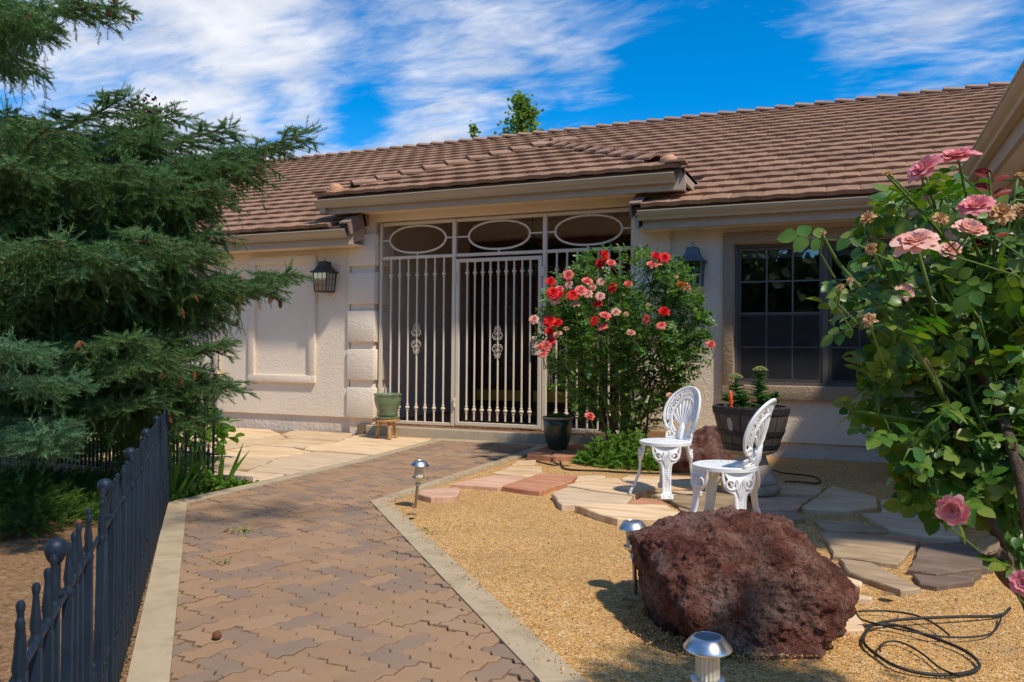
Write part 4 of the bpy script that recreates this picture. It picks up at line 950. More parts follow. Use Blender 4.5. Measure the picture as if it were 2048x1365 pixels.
# ------------------------------------------------------------------ chairs
def make_chair(name, label, loc, rz):
    """back stands at local +Y; seat radius about .2 m"""
    t = thing(name, label, 'chair', loc, rz, 'white cast metal garden chairs')
    ZS = .40; RS = .195
    seat = MB(); seat.lathe([(.150, ZS - .006), (.150, ZS + .004), (RS - .012, ZS + .006), (RS, ZS + .001), (RS, ZS - .020), (RS - .012, ZS - .024), (RS - .014, ZS - .008), (.150, ZS - .006)], 40, caps=False)
    seat.lathe([(.001, ZS + .004), (.055, ZS + .004), (.058, ZS - .004), (.001, ZS - .005)], 24, caps=False)
    for k in range(18):
        a = 2 * math.pi * k / 18; pr_ = [(.05, .010), (.08, .0125), (.115, .018), (.135, .020), (.155, .016)]
        vs = []
        for rr, hw_ in pr_:
            for sg in (-1, 1):
                for dz_ in (.0035, -.005): vs.append((rr * math.cos(a) - sg * hw_ * math.sin(a), rr * math.sin(a) + sg * hw_ * math.cos(a), ZS + dz_))
        fs = []
        for i in range(4):
            b = 4 * i; fs += [(b, b + 2, b + 6, b + 4), (b + 1, b + 5, b + 7, b + 3), (b, b + 4, b + 5, b + 1), (b + 2, b + 3, b + 7, b + 6)]
        seat.add(vs, fs)
    seat.build('seat', M['white'], t, True)
    # legs with scrolled aprons
    def rad(z):      # cabriole curve of the leg, z measured from ground
        return float(np.interp(z, [0, .02, .06, .13, .22, .29, .34, ZS], [.265, .255, .228, .196, .183, .188, .186, .180]))
    def mp(s_, z, off, a0):
        a = a0 + s_ / .19; r = rad(z) + off; return (r * math.cos(a), r * math.sin(a), z)
    def spir(cx, cz, r0, turns, a0, sg, n=20, k=.82): return [(cx + r0 * (1 - k * u) * math.cos(a0 + sg * turns * 2 * math.pi * u), cz + r0 * (1 - k * u) * math.sin(a0 + sg * turns * 2 * math.pi * u)) for u in np.linspace(0, 1, n)]
    for k in range(4):
        a0 = math.pi / 4 + k * math.pi / 2; L = MB()
        zs = np.linspace(.012, ZS - .022, 22)
        for i, z in enumerate(zs):
            hw_ = float(np.interp(z, [0, .03, .06, .16, .23, .265, .30, ZS], [.030, .020, .019, .024, .031, .040, .052, .105]))
            for sg in (-1, 1):
                for off in (.0, .011): L.v.append(mp(sg * hw_, z, off, a0))
            if i:
                b = 4 * i; p = b - 4; L.f += [(p, b, b + 2, p + 2), (p + 1, p + 3, b + 3, b + 1), (p, p + 1, b + 1, b), (p + 2, b + 2, b + 3, p + 3)]
        L.f += [(0, 2, 3, 1), (4 * 21, 4 * 21 + 1, 4 * 21 + 3, 4 * 21 + 2)]
        for sg in (-1, 1):
            c2 = spir(sg * .056, .315, .042, 1.35, math.pi / 2 + sg * .9, sg); L.tube([mp(s_, z, .010, a0) for s_, z in c2], [.0075] * 12 + [.006] * 8, 6)
            ed = [(sg * .104, ZS - .02), (sg * .102, .345), (sg * .090, .30), (sg * .066, .272), (sg * .038, .258), (sg * .030, .23), (sg * .024, .16), (sg * .019, .06), (sg * .026, .02)]
            L.tube([mp(s_, z, .006, a0) for s_, z in ed], .0085, 6)
            L.tube([mp(s_, z, .012, a0) for s_, z in spir(sg * .018, .030, .016, 1.1, math.pi / 2, -sg, 12)], .006, 5)
        for z in np.linspace(.07, .235, 12): L.tube([mp(-.012, z, .011, a0), mp(.012, z, .011, a0)], .0038, 4)
        for j in range(-2, 3): L.tube([mp(j * .004, .24, .011, a0), mp(j * .012, .285, .012, a0), mp(j * .016, .33, .011, a0)], [.004, .006, .003], 5)
        L.tube([mp(-.032, .012, .006, a0), mp(.032, .012, .006, a0)], .012, 6)
        L.build('leg', M['white'], t, True)
    # backrest in a flat (s, h) chart bent round the seat and leaning back
    RB = .30
    def bk(s_, h, off=0.0):
        th = s_ / RB; r = RB + off
        return (r * math.sin(th), (.172 - RB) + r * math.cos(th) + .24 * h + .10 * h * h, ZS + .006 + h * .965)
    B = MB()
    def line(pts, r, n=6, off=0.0, fl=1.0): B.tube([bk(s_, h, off) for s_, h in pts], r, n)
    CY, HA, HB = .215, .178, .196
    def ov(a, ha, hb, cy): return (ha * math.cos(a), cy + hb * math.sin(a))
    a1, a2 = math.radians(-32), math.radians(212)
    line([ov(a, HA, HB, CY) for a in np.linspace(a1, a2, 48)], .0105)
    line([ov(a, HA - .020, HB - .020, CY) for a in np.linspace(a1 + .12, a2 - .12, 44)], .005)
    IA, IB, IC = .112, .145, .180
    line([ov(a, IA, IB, IC) for a in np.linspace(math.radians(-58), math.radians(238), 44)], .0085)
    line([ov(a, IA + .013, IB + .012, IC) for a in np.linspace(math.radians(-40), math.radians(220), 40)], .0045)
    KEY = [(0, 0), (0, 1), (.74, 1), (.74, .28), (.30, .28), (.30, .66), (.52, .66)]
    nk = 11
    for i in range(nk):
        pts = []
        for u, v in KEY + ([]):
            a = math.radians(-20) + (math.radians(220)) * (i + u) / nk
            o1 = ov(a, HA - .026, HB - .026, CY); i1 = ov(a, IA + .019, IB + .018, IC); pts.append((i1[0] + (o1[0] - i1[0]) * v, i1[1] + (o1[1] - i1[1]) * v))
        dens_ = []
        for q in range(len(pts) - 1):
            for w_ in (0, .5): dens_.append((pts[q][0] * (1 - w_) + pts[q + 1][0] * w_, pts[q][1] * (1 - w_) + pts[q + 1][1] * w_))
        dens_.append(pts[-1]); line(dens_, .0052, 4)
        a = math.radians(-20) + math.radians(220) * (i + 1) / nk; i0 = ov(a, IA + .019, IB + .018, IC); ib = ov(a - math.radians(220) * .26 / nk, IA + .019, IB + .018, IC); line([ib, i0], .005, 4)
    for sg in (-1, 1):
        e0 = ov(a1 if sg > 0 else a2, HA, HB, CY)
        line([(e0[0] + dx_, e0[1] + dy_) for dx_, dy_ in ((0, 0), (-sg * .006, -.012), (-sg * .02, -.028), (-sg * .04, -.028), (-sg * .052, -.012), (-sg * .046, .004), (-sg * .03, .008), (-sg * .022, -.002), (-sg * .03, -.010))], [.0115, .012, .012, .012, .011, .0105, .010, .009, .009], 6, .004)
        line([(e0[0] - sg * .05, e0[1] - .004), (sg * .105, .085), (sg * .085, .055), (sg * .062, .035), (sg * .055, .01)], .0095)
        line([(sg * .118, .004), (sg * .128, .022), (sg * .130, .042), (sg * .116, .052), (sg * .104, .044), (sg * .106, .032), (sg * .114, .032)], [.011, .010, .010, .009, .009, .008, .008])
        line([(sg * .125, .004), (sg * .09, .010), (sg * .06, .03), (sg * .075, .055)], .009)
        for rr, cx_, cz_ in ((.022, .030, .042), (.018, .026, .088)): line(spir(sg * cx_, cz_, rr, 1.2, math.pi / 2, sg, 16), .0065)
    line([(s_, .006) for s_ in np.linspace(-.13, .13, 9)], .012)
    for k in range(9):       # palmette fan
        a = math.radians(90 + (k - 4) * 21); o1 = ov(a, IA - .018, IB - .018, IC); root = (.012 * (k - 4) / 4, .10)
        pts = [(root[0] + (o1[0] - root[0]) * u - math.sin((k - 4) * .3) * .020 * math.sin(u * math.pi), root[1] + (o1[1] - root[1]) * u) for u in np.linspace(0, 1, 7)]
        B.tube([bk(s_, h) for s_, h in pts], [.004, .0055, .007, .0085, .0105, .0115, .008], 6)
    ph = MB()
    line([(0, .0), (0, .05), (0, .10), (0, .125)], [.022, .030, .024, .012], 8, 0)
    B.build('backrest', M['white'], t, True)
    return t
make_chair('garden_chair', 'white scrolled cast metal chair next to the red rose bush, back to the house', (-1.30, 6.10, .03), math.radians(60 - 90))
make_chair('garden_chair', 'white scrolled cast metal chair behind the lava boulder, turned sideways to the barrel', (-.70, 4.99, .028), math.radians(-10 - 90))

# ------------------------------------------------------------------ pots, stool, barrel
t = thing('plant_stand', 'small three legged turned wood stand carrying the pale green pot', 'stand', (-5.36, 8.72, 0))
MB().lathe([(.001, .215), (.15, .215), (.157, .222), (.157, .238), (.15, .245), (.001, .245)], 24, caps=False).build('top', M['stool'], t, True)
for k in range(3):
    a = -math.pi / 2 + .75 + k * 2 * math.pi / 3; top = Vector((.085 * math.cos(a), .085 * math.sin(a), .22)); bot = Vector((.15 * math.cos(a), .15 * math.sin(a), .0))
    q = [(0, .017), (.08, .018), (.14, .024), (.22, .026), (.30, .017), (.36, .024), (.42, .018), (.55, .024), (.70, .026), (.80, .020), (.86, .016), (.90, .024), (.96, .022), (1, .018)]
    MB().tube([top.lerp(bot, u) for u, r in q], [r for u, r in q], 10).build('leg', M['stool'], t, True)
pot = thing('flower_pot', 'pale green glazed pot standing on the wooden stand', 'pot', (-5.36, 8.72, .246))
MB().lathe([(.001, .0), (.145, .0), (.158, .012), (.160, .028), (.150, .030), (.001, .026)], 28, caps=False).build('saucer', M['celadon'], pot, True)
MB().lathe([(.001, .03), (.115, .03), (.118, .06), (.128, .11), (.152, .17), (.166, .22), (.170, .26), (.164, .285), (.176, .296), (.178, .312), (.168, .318), (.158, .312), (.152, .28), (.001, .27)], 32, caps=False).build('body', M['celadon'], pot, 'all')
MB().lathe([(.001, .276), (.15, .272)], 24, caps=False).build('soil', M['soil'], pot)
pot2 = thing('flower_pot', 'dark green glazed pot with tan rim and low plant on red slab', 'pot', (-2.93, 8.25, .058))
MB().lathe([(.001, 0), (.095, 0), (.105, .01), (.135, .10), (.152, .19), (.158, .26), (.156, .315), (.150, .318), (.146, .29), (.001, .28)], 32, caps=False).build('body', M['darkgreen'], pot2, 'all')
MB().lathe([(.154, .318), (.168, .322), (.172, .336), (.164, .345), (.148, .342), (.144, .318)], 32, caps=False).build('rim', M['potrim'], pot2, 'all')
MB().lathe([(.001, .30), (.145, .30)], 24, caps=False).build('soil', M['soil'], pot2)

ped = thing('pedestal', 'worn cast stone pedestal carrying the half barrel planter', 'pedestal', (-.72, 6.50, .03))
MB().lathe([(.001, 0), (.215, 0), (.222, .015), (.222, .05), (.20, .065), (.195, .075), (.205, .085), (.205, .105), (.19, .12), (.17, .16), (.135, .22), (.115, .27), (.118, .29), (.14, .295), (.16, .30), (.19, .315), (.205, .325), (.21, .33), (.001, .33)], 32, caps=False).build('shaft', M['pedestal'], ped, True)
bar = thing('barrel_planter', 'dark half barrel planter with black bands and a worn pale patch', 'planter', (-.72, 6.50, .361))
BH = .335; BR = lambda z: .195 + (.288 - .195) * (z / BH) + .012 * math.sin(math.pi * z / BH)
NS = 18
for k in range(NS):
    a0, a1 = 2 * math.pi * k / NS + .012, 2 * math.pi * (k + 1) / NS - .012; mb = MB()
    zs = [0, .08, .16, .24, BH]
    for z in zs:
        for r_, a in ((0, a0), (.003, a0 + .03), (.003, a1 - .03), (0, a1)): mb.v.append(((BR(z) + r_) * math.cos(a), (BR(z) + r_) * math.sin(a), z))
        for a in (a1, a0): mb.v.append(((BR(z) - .02) * math.cos(a), (BR(z) - .02) * math.sin(a), z))
    for i in range(4):
        for j in range(6): mb.f.append((6 * i + j, 6 * i + (j + 1) % 6, 6 * i + 6 + (j + 1) % 6, 6 * i + 6 + j))
    mb.f += [tuple(range(6))[::-1], tuple(range(24, 30))]
    mb.build('stave', M['barrel'], bar, True)
for z0, z1 in ((.01, .05), (.115, .155), (.275, .325)):
    MB().lathe([(BR(z0) + .002, z0), (BR(z0) + .008, z0 + .002), (BR(z1) + .008, z1 - .002), (BR(z1) + .002, z1)], 48, caps=False).build('band', M['band'], bar, True)
MB().lathe([(.001, .0), (.19, .0)], 24, caps=False).build('bottom', M['band'], bar)
MB().lathe([(.001, .295), (BR(.29) - .018, .29)], 24, caps=False).build('soil', M['soil'], bar)
pa = math.radians(-118); pm_ = MB(); rr_ = random.Random(8)
pts = []
for k in range(16):
    q = 2 * math.pi * k / 16; du = .10 * math.cos(q) * rr_.uniform(.8, 1.1); dz_ = .055 * math.sin(q) * rr_.uniform(.8, 1.15); z = .205 + dz_; pts.append(((BR(z) + .0055) * math.cos(pa + du), (BR(z) + .0055) * math.sin(pa + du), z))
pm_.add(pts, [tuple(range(16))]).build('worn_patch', M['patch'], bar)

def leaf_template(w=.5, fold=.10, droop=.12):
    return np.array([(0, 0, 0), (-w * .72, .22, fold), (-w, .5, fold * .9), (-w * .62, .8, fold * .2), (0, 1, -droop), (w * .62, .8, fold * .2), (w, .5, fold * .9), (w * .72, .22, fold), (0, .5, -.02)], float), \
        np.array([(0, 1, 8), (1, 2, 8), (2, 3, 8), (3, 4, 8), (4, 5, 8), (5, 6, 8), (6, 7, 8), (7, 0, 8)])
LT, LF = leaf_template()
# sedum in the barrel
sed = thing('sedum_plant', 'sedum with fleshy leaves and pale green flower heads growing in the half barrel', 'plant', (-.72, 6.50, .65))
for sx, sy, h, lean in ((.05, -.02, .32, .02), (-.09, .02, .26, -.03), (.14, .05, .16, .05), (-.03, -.10, .17, -.02), (.06, .10, .2, .0), (-.13, -.06, .14, -.04), (.10, -.10, .14, .03)):
    MB().tube([(sx, sy, 0), (sx + lean * .5, sy, h * .5), (sx + lean, sy, h)], [.006, .005, .004], 6).build('stem', M['sedum'], sed)
    n = int(h / .02) * 4; u = RNG.random(n); an = RNG.uniform(0, 6.28, n); pos = np.column_stack([sx + lean * u, np.full(n, sy), h * u * .92])
    yd = np.column_stack([np.cos(an), np.sin(an), np.full(n, .35)]); V, F = scatter(LT * [.62, 1, 1], LF, pos, yd, np.tile([0, 0, 1.], (n, 1)) + .1, .10 - .035 * u); npobj('leaves', V, F, M['sedum'], sed, True)
    if h > .22:
        n = 340; r = .058 * np.sqrt(RNG.random(n)); an = RNG.uniform(0, 6.28, n); pos = np.column_stack([sx + lean + r * np.cos(an), sy + r * np.sin(an), h + .028 * (1 - (r / .06) ** 2) + RNG.normal(0, .003, n)])
        V, F = scatter(OCT, OF, pos, RNG.normal(size=(n, 3)), RNG.normal(size=(n, 3)), np.full(n, .0052)); npobj('flower_head', V, F, M['sedumhead'], sed)
        for k in range(7): a = k * .9; MB().bar((sx + lean, sy, h - .035), (sx + lean + .04 * math.cos(a), sy + .04 * math.sin(a), h + .01), .0022, 4).build('flower_stalk', M['sedum'], sed)
tw = thing('hand_trowel', 'garden hand tool with orange finger grip stuck upright in the half barrel', 'hand tool', (-.845, 6.375, .64))
pr_ = [(.011, .03)] + [(r, .035 + .012 * i) for i, r in enumerate((.015, .0165, .013, .0165, .013, .0165, .013, .0165, .014, .012))] + [(.009, .168), (.002, .174)]
MB().lathe(pr_, 12).xf(Matrix.Rotation(-.08, 4, 'Y')).build('handle', M['orange'], tw, 'all')
MB().lathe([(.012, -.02), (.017, .0), (.0165, .02), (.012, .034)], 12).xf(Matrix.Rotation(-.08, 4, 'Y')).build('ferrule', M['teal'], tw, 'all')
MB().lathe([(.006, -.06), (.006, -.018)], 8).xf(Matrix.Rotation(-.08, 4, 'Y')).build('shank', M['steel_pole'], tw)
low = thing('low_plant', 'small leafy plant growing in the dark green pot', 'plant', (-2.93, 8.25, .36))
n = 520; r = .145 * np.sqrt(RNG.random(n)); an = RNG.uniform(0, 6.28, n); pos = np.column_stack([r * np.cos(an), r * np.sin(an), RNG.uniform(0, .07, n) * (1.2 - r / .16)])
V, F = scatter(LT, LF, pos, np.column_stack([np.cos(an), np.sin(an), RNG.uniform(.3, 1.5, n)]), RNG.normal(size=(n, 3)) * .4 + [0, 0, 1], RNG.uniform(.018, .034, n)); npobj('foliage', V, F, M['roseleaf'], low, True)

# ------------------------------------------------------------------ rocks
from mathutils import noise as mn
def rock(name, label, loc, rz, size, seed, outline=None, sub=6, amp=.1):
    bm = bmesh.new(); bmesh.ops.create_icosphere(bm, subdivisions=sub + (1 if outline else 0), radius=1)
    rr = random.Random(seed); planes = []
    for _ in range(11):
        v = Vector((rr.gauss(0, 1), rr.gauss(0, 1), rr.gauss(0, .8))).normalized(); planes.append((v, rr.uniform(.70, .95)))
    for v in bm.verts:
        u = v.co.normalized(); k = 1.0
        for pn, d in planes:
            c = u.dot(pn)
            if c > 0: k = min(k, d / c + .0)
        p = u * k
        if outline:
            th = math.atan2(u.z, u.x); rad_ = float(np.interp(th, outline[0], outline[1], period=2 * math.pi)); c = math.hypot(u.x, u.z)
            base = Vector((math.cos(th) * rad_ * c, 0, math.sin(th) * rad_ * c)); base.y = u.y * size[1]
            kk = .82 + .18 * k
            p = Vector((base.x * (.84 + .17 * k), base.y * k, base.z * (.84 + .17 * k)))
            q = p * 1.0
            s_ = 1.0
        else:
            p = Vector((p.x * size[0], p.y * size[1], p.z * size[2])); q = p
        so = Vector((seed * 7.1, seed * 3.3, seed))
        d1 = mn.fractal(q * 3.0 + so, 1.0, 2.1, 5) * amp * .5
        ridg = (1 - abs(mn.noise(q * 6 + so))) ** 2 * amp * .25
        d2 = mn.noise(q * 13 + so) * amp * .16 + mn.noise(q * 28 + so) * amp * .13 + abs(mn.noise(q * 60 + so)) * amp * .13
        cel = mn.cell(q * 9 + so) * amp * .05
        v.co = p + u * (d1 + ridg - amp * .2 + d2 + cel)
    me = bpy.data.meshes.new(name); bm.to_mesh(me); bm.free(); me.materials.append(M['rock'])
    for f in me.polygons: f.use_smooth = True
    o = link(name, me, None, loc, rz); tag(o, label, 'rock'); return o
# outline of the big boulder seen from the path, centre to edge in metres (angle, radius)
OL = [(1270, 1078), (1300, 1050), (1380, 1022), (1450, 1012), (1545, 1012), (1600, 1022), (1640, 1072), (1680, 1108), (1697, 1135), (1690, 1180), (1650, 1232), (1640, 1290), (1610, 1318), (1560, 1330), (1500, 1305), (1400, 1270), (1320, 1232), (1297, 1180), (1272, 1105)]
k_ = 3.42 / 1611
an = [math.atan2(1165 - y, x - 1480) for x, y in OL]; ra = [math.hypot(1165 - y, x - 1480) * k_ for x, y in OL]
ra = [q * (.90 if math.cos(a_) > 0 else .945) for q, a_ in zip(ra, an)]; ix = np.argsort(an); outl = (np.array(an)[ix], np.array(ra)[ix])
rock('lava_boulder', 'big reddish brown lava boulder on the gravel beside the path lights', (-.434, 3.50, .105), YAW, (.46, .56, .33), 3, outl, 6, .10)
rock('lava_rock', 'brown lava rock behind the white chair next to the half barrel', (-1.19, 7.70, .13), .4, (.40, .30, .30), 7, None, 5, .09)
rock('lava_rock', 'reddish lava rock at the house wall behind the pink roses', (.62, 8.05, .16), .9, (.38, .30, .25), 12, None, 5, .08)

# ------------------------------------------------------------------ solar path lights
def solar(label, loc, tilt, h=.335):
    t = thing('path_light', label, 'path light', loc, 0, 'solar path lights along the path'); t.rotation_euler = tilt
    MB().lathe([(.010, -.06), (.010, h - .170), (.001, h - .170)], 12).build('pole', M['steel_pole'], t, True)
    MB().lathe([(.010, h - .175), (.022, h - .172), (.022, h - .163), (.013, h - .159), (.018, h - .147), (.034, h - .130), (.036, h - .123), (.046, h - .121), (.047, h - .113), (.036, h - .110), (.001, h - .110)], 24, caps=False).build('cup', M['steel'], t, True)
    L_ = MB(); n = 36
    for z in (h - .111, h - .030):
        for k in range(n): r = .033 if k % 2 else .0295; L_.v.append((r * math.cos(2 * math.pi * k / n), r * math.sin(2 * math.pi * k / n), z))
    L_.f = [(k, (k + 1) % n, n + (k + 1) % n, n + k) for k in range(n)]; L_.build('lens', M['lens'], t)
    MB().lathe([(.030, h - .036), (.064, h - .036), (.066, h - .032), (.065, h - .028), (.044, h - .002), (.040, h), (.037, h + .0005), (.036, h - .001)], 32, caps=False).build('cap', M['steel'], t, True)
    MB().lathe([(.001, h - .0008), (.0365, h - .0008)], 24, caps=False).build('solar_panel', M['solar'], t)
    return t
solar('silver solar path light leaning at the corner of the kerb', (-2.845, 5.01, -.012), (0, .10, .3))
solar('silver solar path light half hidden behind the lava boulder', (-.915, 3.66, -.012), (-.02, -.04, .8))
solar('silver solar path light in front of the lava boulder', (-.362, 2.26, -.012), (0, 0, 0))

# ------------------------------------------------------------------ hoses
def hose(name, label, cat, pts, r, z=.0, parent=None):
    P = [Vector((p[0], p[1], z + (p[2] if len(p) > 2 else 0))) for p in pts]; o = []
    for i in range(len(P) - 1):
        p0, p1, p2, p3 = P[max(i - 1, 0)], P[i], P[i + 1], P[min(i + 2, len(P) - 1)]
        for u in np.linspace(0, 1, 7)[:-1]:
            o.append(.5 * ((2 * p1) + (p2 - p0) * u + (2 * p0 - 5 * p1 + 4 * p2 - p3) * u * u + (-p0 + 3 * p1 - 3 * p2 + p3) * u ** 3))
    o.append(P[-1]); ob = MB().tube(o, r, 7).build(name, M['hose'], parent, 'all')
    return tag(ob, label, cat) if label else ob
hose('drip_hose', 'coiled black drip hose lying on gravel under the pink rose', 'hose', [(.63,4.04,.01),(.57,3.94),(.41,3.82,.01),(.21,3.69,.012),(.09,3.58,.008),(.05,3.46),(.05,3.34),(.10,3.22),(.15,3.14,.004),(.23,3.12),(.32,3.15),(.40,3.23),(.42,3.32),(.38,3.44),(.28,3.53,.004),(.16,3.59,.012),(.02,3.55)], .0062, .004)
hose('drip_tube', 'short thin black tube crossing the coiled drip hose', 'hose', [(.03,3.76),(.14,3.80,.004),(.25,3.76,.012),(.32,3.66,.01),(.35,3.55,.012)], .0042, .004)
hose('drip_tube', 'thin black tube looping wide round the far side of the drip hose', 'hose', [(.02,3.74),(.04,3.64,.004),(.10,3.56,.016),(.20,3.53,.014),(.35,3.55,.004),(.49,3.65),(.55,3.79,.002),(.58,3.91,.012)], .0038, .004)
hose('drip_tube', 'thin black tube curling inside the loop of the coiled drip hose', 'hose', [(.10,3.25,.014),(.10,3.34),(.13,3.41),(.18,3.42),(.24,3.33),(.29,3.19,.002),(.34,3.11,.014)], .0038, .004)
hose('irrigation_hose', 'black irrigation hose running along the ground below the red rose bush', 'hose', [(-2.70,7.69),(-2.52,7.26),(-2.37,7.18),(-2.16,7.23),(-1.90,7.25),(-1.52,7.34),(-1.20,7.40)], .009, .0)
hose('irrigation_tube', 'short dark tube curling off the red slab by the green pot', 'hose', [(-2.96,7.62,.0),(-2.68,7.41),(-2.64,7.48),(-2.75,7.60,.01),(-2.82,7.8,.075),(-2.80,8.0,.066)], .007, .0)
hose('irrigation_tube', 'black tube loop on gravel at the foot of the half barrel', 'hose', [(-.73,8.12),(-.60,7.87),(-.44,7.82),(-.31,7.75),(-.25,7.53),(-.27,7.35),(-.39,7.37),(-.53,7.34)], .007, .0)
# tap with hose on the left wall
tp = thing('wall_tap', 'brass garden tap on the cream wall with black hose attached', 'tap', (-8.30, 9.055, .73))
MB().lathe([(.012, 0), (.012, .06), (.018, .062), (.018, .085), (.01, .09)], 10).xf(Matrix.Rotation(math.pi / 2, 4, 'X')).build('spout', M['brass'], tp, True)
MB().lathe([(.03, 0), (.034, .005), (.034, .012), (.03, .016)], 12).xf(Matrix.Translation((0, -.03, .045))).build('handle', M['brass'], tp, True)
MB().lathe([(.016, -.08), (.018, -.075), (.018, -.02), (.014, .0)], 10).xf(Matrix.Translation((.045, -.07, .0))).build('coupling', M['steel_pole'], tp, True)
hose('garden_hose', 'black garden hose hanging from the wall tap and curving along the patio', 'hose', [(-8.255,8.985,.66),(-8.265,8.96,.52),(-8.33,8.88,.32),(-8.45,8.75,.12),(-8.62,8.6,.03),(-8.85,8.45,.022),(-9.2,8.35,.02),(-9.6,8.4,.02)], .017, .0)
rk = thing('rocking_chair', 'black iron rocking chair with scrolled back behind the spruce', 'chair', (-8.75, 8.45, 0), .5)
for sx in (-.24, .24):
    MB().tube([(sx, -.45 + .9 * u, .012 + .32 * (u - .5) ** 2 + .0) for u in np.linspace(0, 1, 14)], .011, 6).build('runner', M['iron'], rk, 'all')
    for y in (-.2, .2): MB().tube([(sx, y, .03), (sx, y * .95, .22), (sx, y * .9, .42)], .009, 6).build('leg', M['iron'], rk)
    MB().tube([(sx, .2, .42), (sx, .28, .8), (sx * .9, .33, 1.15)], .010, 6).build('back_post', M['iron'], rk)
    MB().tube([(sx, .26, .66), (sx * 1.05, 0, .68), (sx, -.22, .64), (sx, -.22, .42)], .010, 6).build('armrest', M['iron'], rk)
MB().cbox(-.25, .25, -.22, .22, .415, .43, .006).build('seat', M['iron'], rk)
sb = MB()
for sx in (-1, 1):
    for cz, r0, tn, sg in ((1.30, .075, 1.3, 1), (1.12, .085, 1.4, -1), (.92, .07, 1.2, 1)):
        sb.tube([(sx * (.10 + r0 * (1 - .8 * u) * math.cos(sg * tn * 6.28 * u - 1.2)), .30 + .12 * (cz - .9), cz + r0 * (1 - .8 * u) * math.sin(sg * tn * 6.28 * u - 1.2)) for u in np.linspace(0, 1, 20)], .006, 5)
    sb.tube([(sx * .02, .24, .5), (sx * .06, .28, .8), (sx * .16, .33, 1.05), (sx * .10, .36, 1.22), (sx * .02, .37, 1.42)], .007, 5)
sb.build('scrolled_back', M['iron'], rk, 'all')

# ------------------------------------------------------------------ fence
def fence(name, label, p, q, panel, first_post=0.0, balls=True, hpk=.60):
    p, q = Vector((*p, 0)), Vector((*q, 0)); d = (q - p).normalized(); Lf = (q - p).length
    t = thing(name, label, 'fence', p, math.atan2(d.y, d.x), 'black iron picket fence runs')
    pk = MB(); w_ = .0105
    pk.cbox(-w_ * .65, w_ * .65, -w_, w_, .02, .585, .002, 1)
    pk.lathe([(.006, .578), (.0115, .588), (.0125, .598), (.008, .606), (.008, .612), (.010, .622), (.0065, .656), (.005, .676), (.0065, .682), (.0075, .689), (.005, .696), (.001, .698)], 8)
    PK = pk.mesh('picket', M['fence'], True)
    sk = MB(); sk.cbox(-w_ * .65, w_ * .65, -w_, w_, .02, .20, .002, 1)
    sk.lathe([(.006, .195), (.015, .205), (.016, .215), (.010, .222), (.012, .236), (.006, .262), (.004, .272), (.006, .280), (.001, .288)], 8); SK = sk.mesh('short_picket', M['fence'], True)
    po = MB().lathe([(.0095, -.05), (.0095, .675)], 10); po.lathe([(.013, .60), (.016, .605), (.016, .612), (.013, .617)], 10); PO = po.mesh('post', M['fence'], True)
    BA = MB().lathe([(.001, .668), (.010, .669), (.014, .674), (.0195, .686), (.0215, .697), (.0195, .708), (.013, .716), (.001, .719)], 18, caps=False).mesh('ball_finial', M['fence'], 'all')
    xs_ = []; x = first_post
    while x < Lf + .02: xs_.append(x); x += panel
    for i, x in enumerate(xs_):
        po_ = link('post', PO, t, (x, .012, 0))
        if balls: link('ball_finial', BA, po_)
    for i in range(len(xs_)):
        a = xs_[i]; b = min(xs_[i + 1] if i + 1 < len(xs_) else Lf, Lf)
        if b - a < .1: continue
        for z in (.595, .208, .06): MB().cbox(a, b, -.005, .005, z - .006, z + .006, .0015, 1).build('rail', M['fence'], t)
        n = max(1, int(round((b - a) / .098)))
        for k in range(n):
            x = a + (k + .5) * (b - a) / n; o = link('picket', PK, t, (x, random.gauss(0, .001), 0)); o.rotation_euler = (random.gauss(0, .008), random.gauss(0, .006), 0)
            if k < n - 1: link('short_picket', SK, t, (x + .5 * (b - a) / n, 0, 0))
    return t
D = Vector((-.69, .724)); P0 = Vector((-1.463, 1.146)) - D * (.80 * 1.0)
fence('picket_fence', 'black iron picket fence with ball topped posts along the kerb of the path', tuple(P0), (-4.53, 4.40), .80)
fence('picket_fence', 'black iron picket fence behind the juniper under the spruce boughs', (-8.2, 5.34), (-4.95, 5.34), .81, .32)

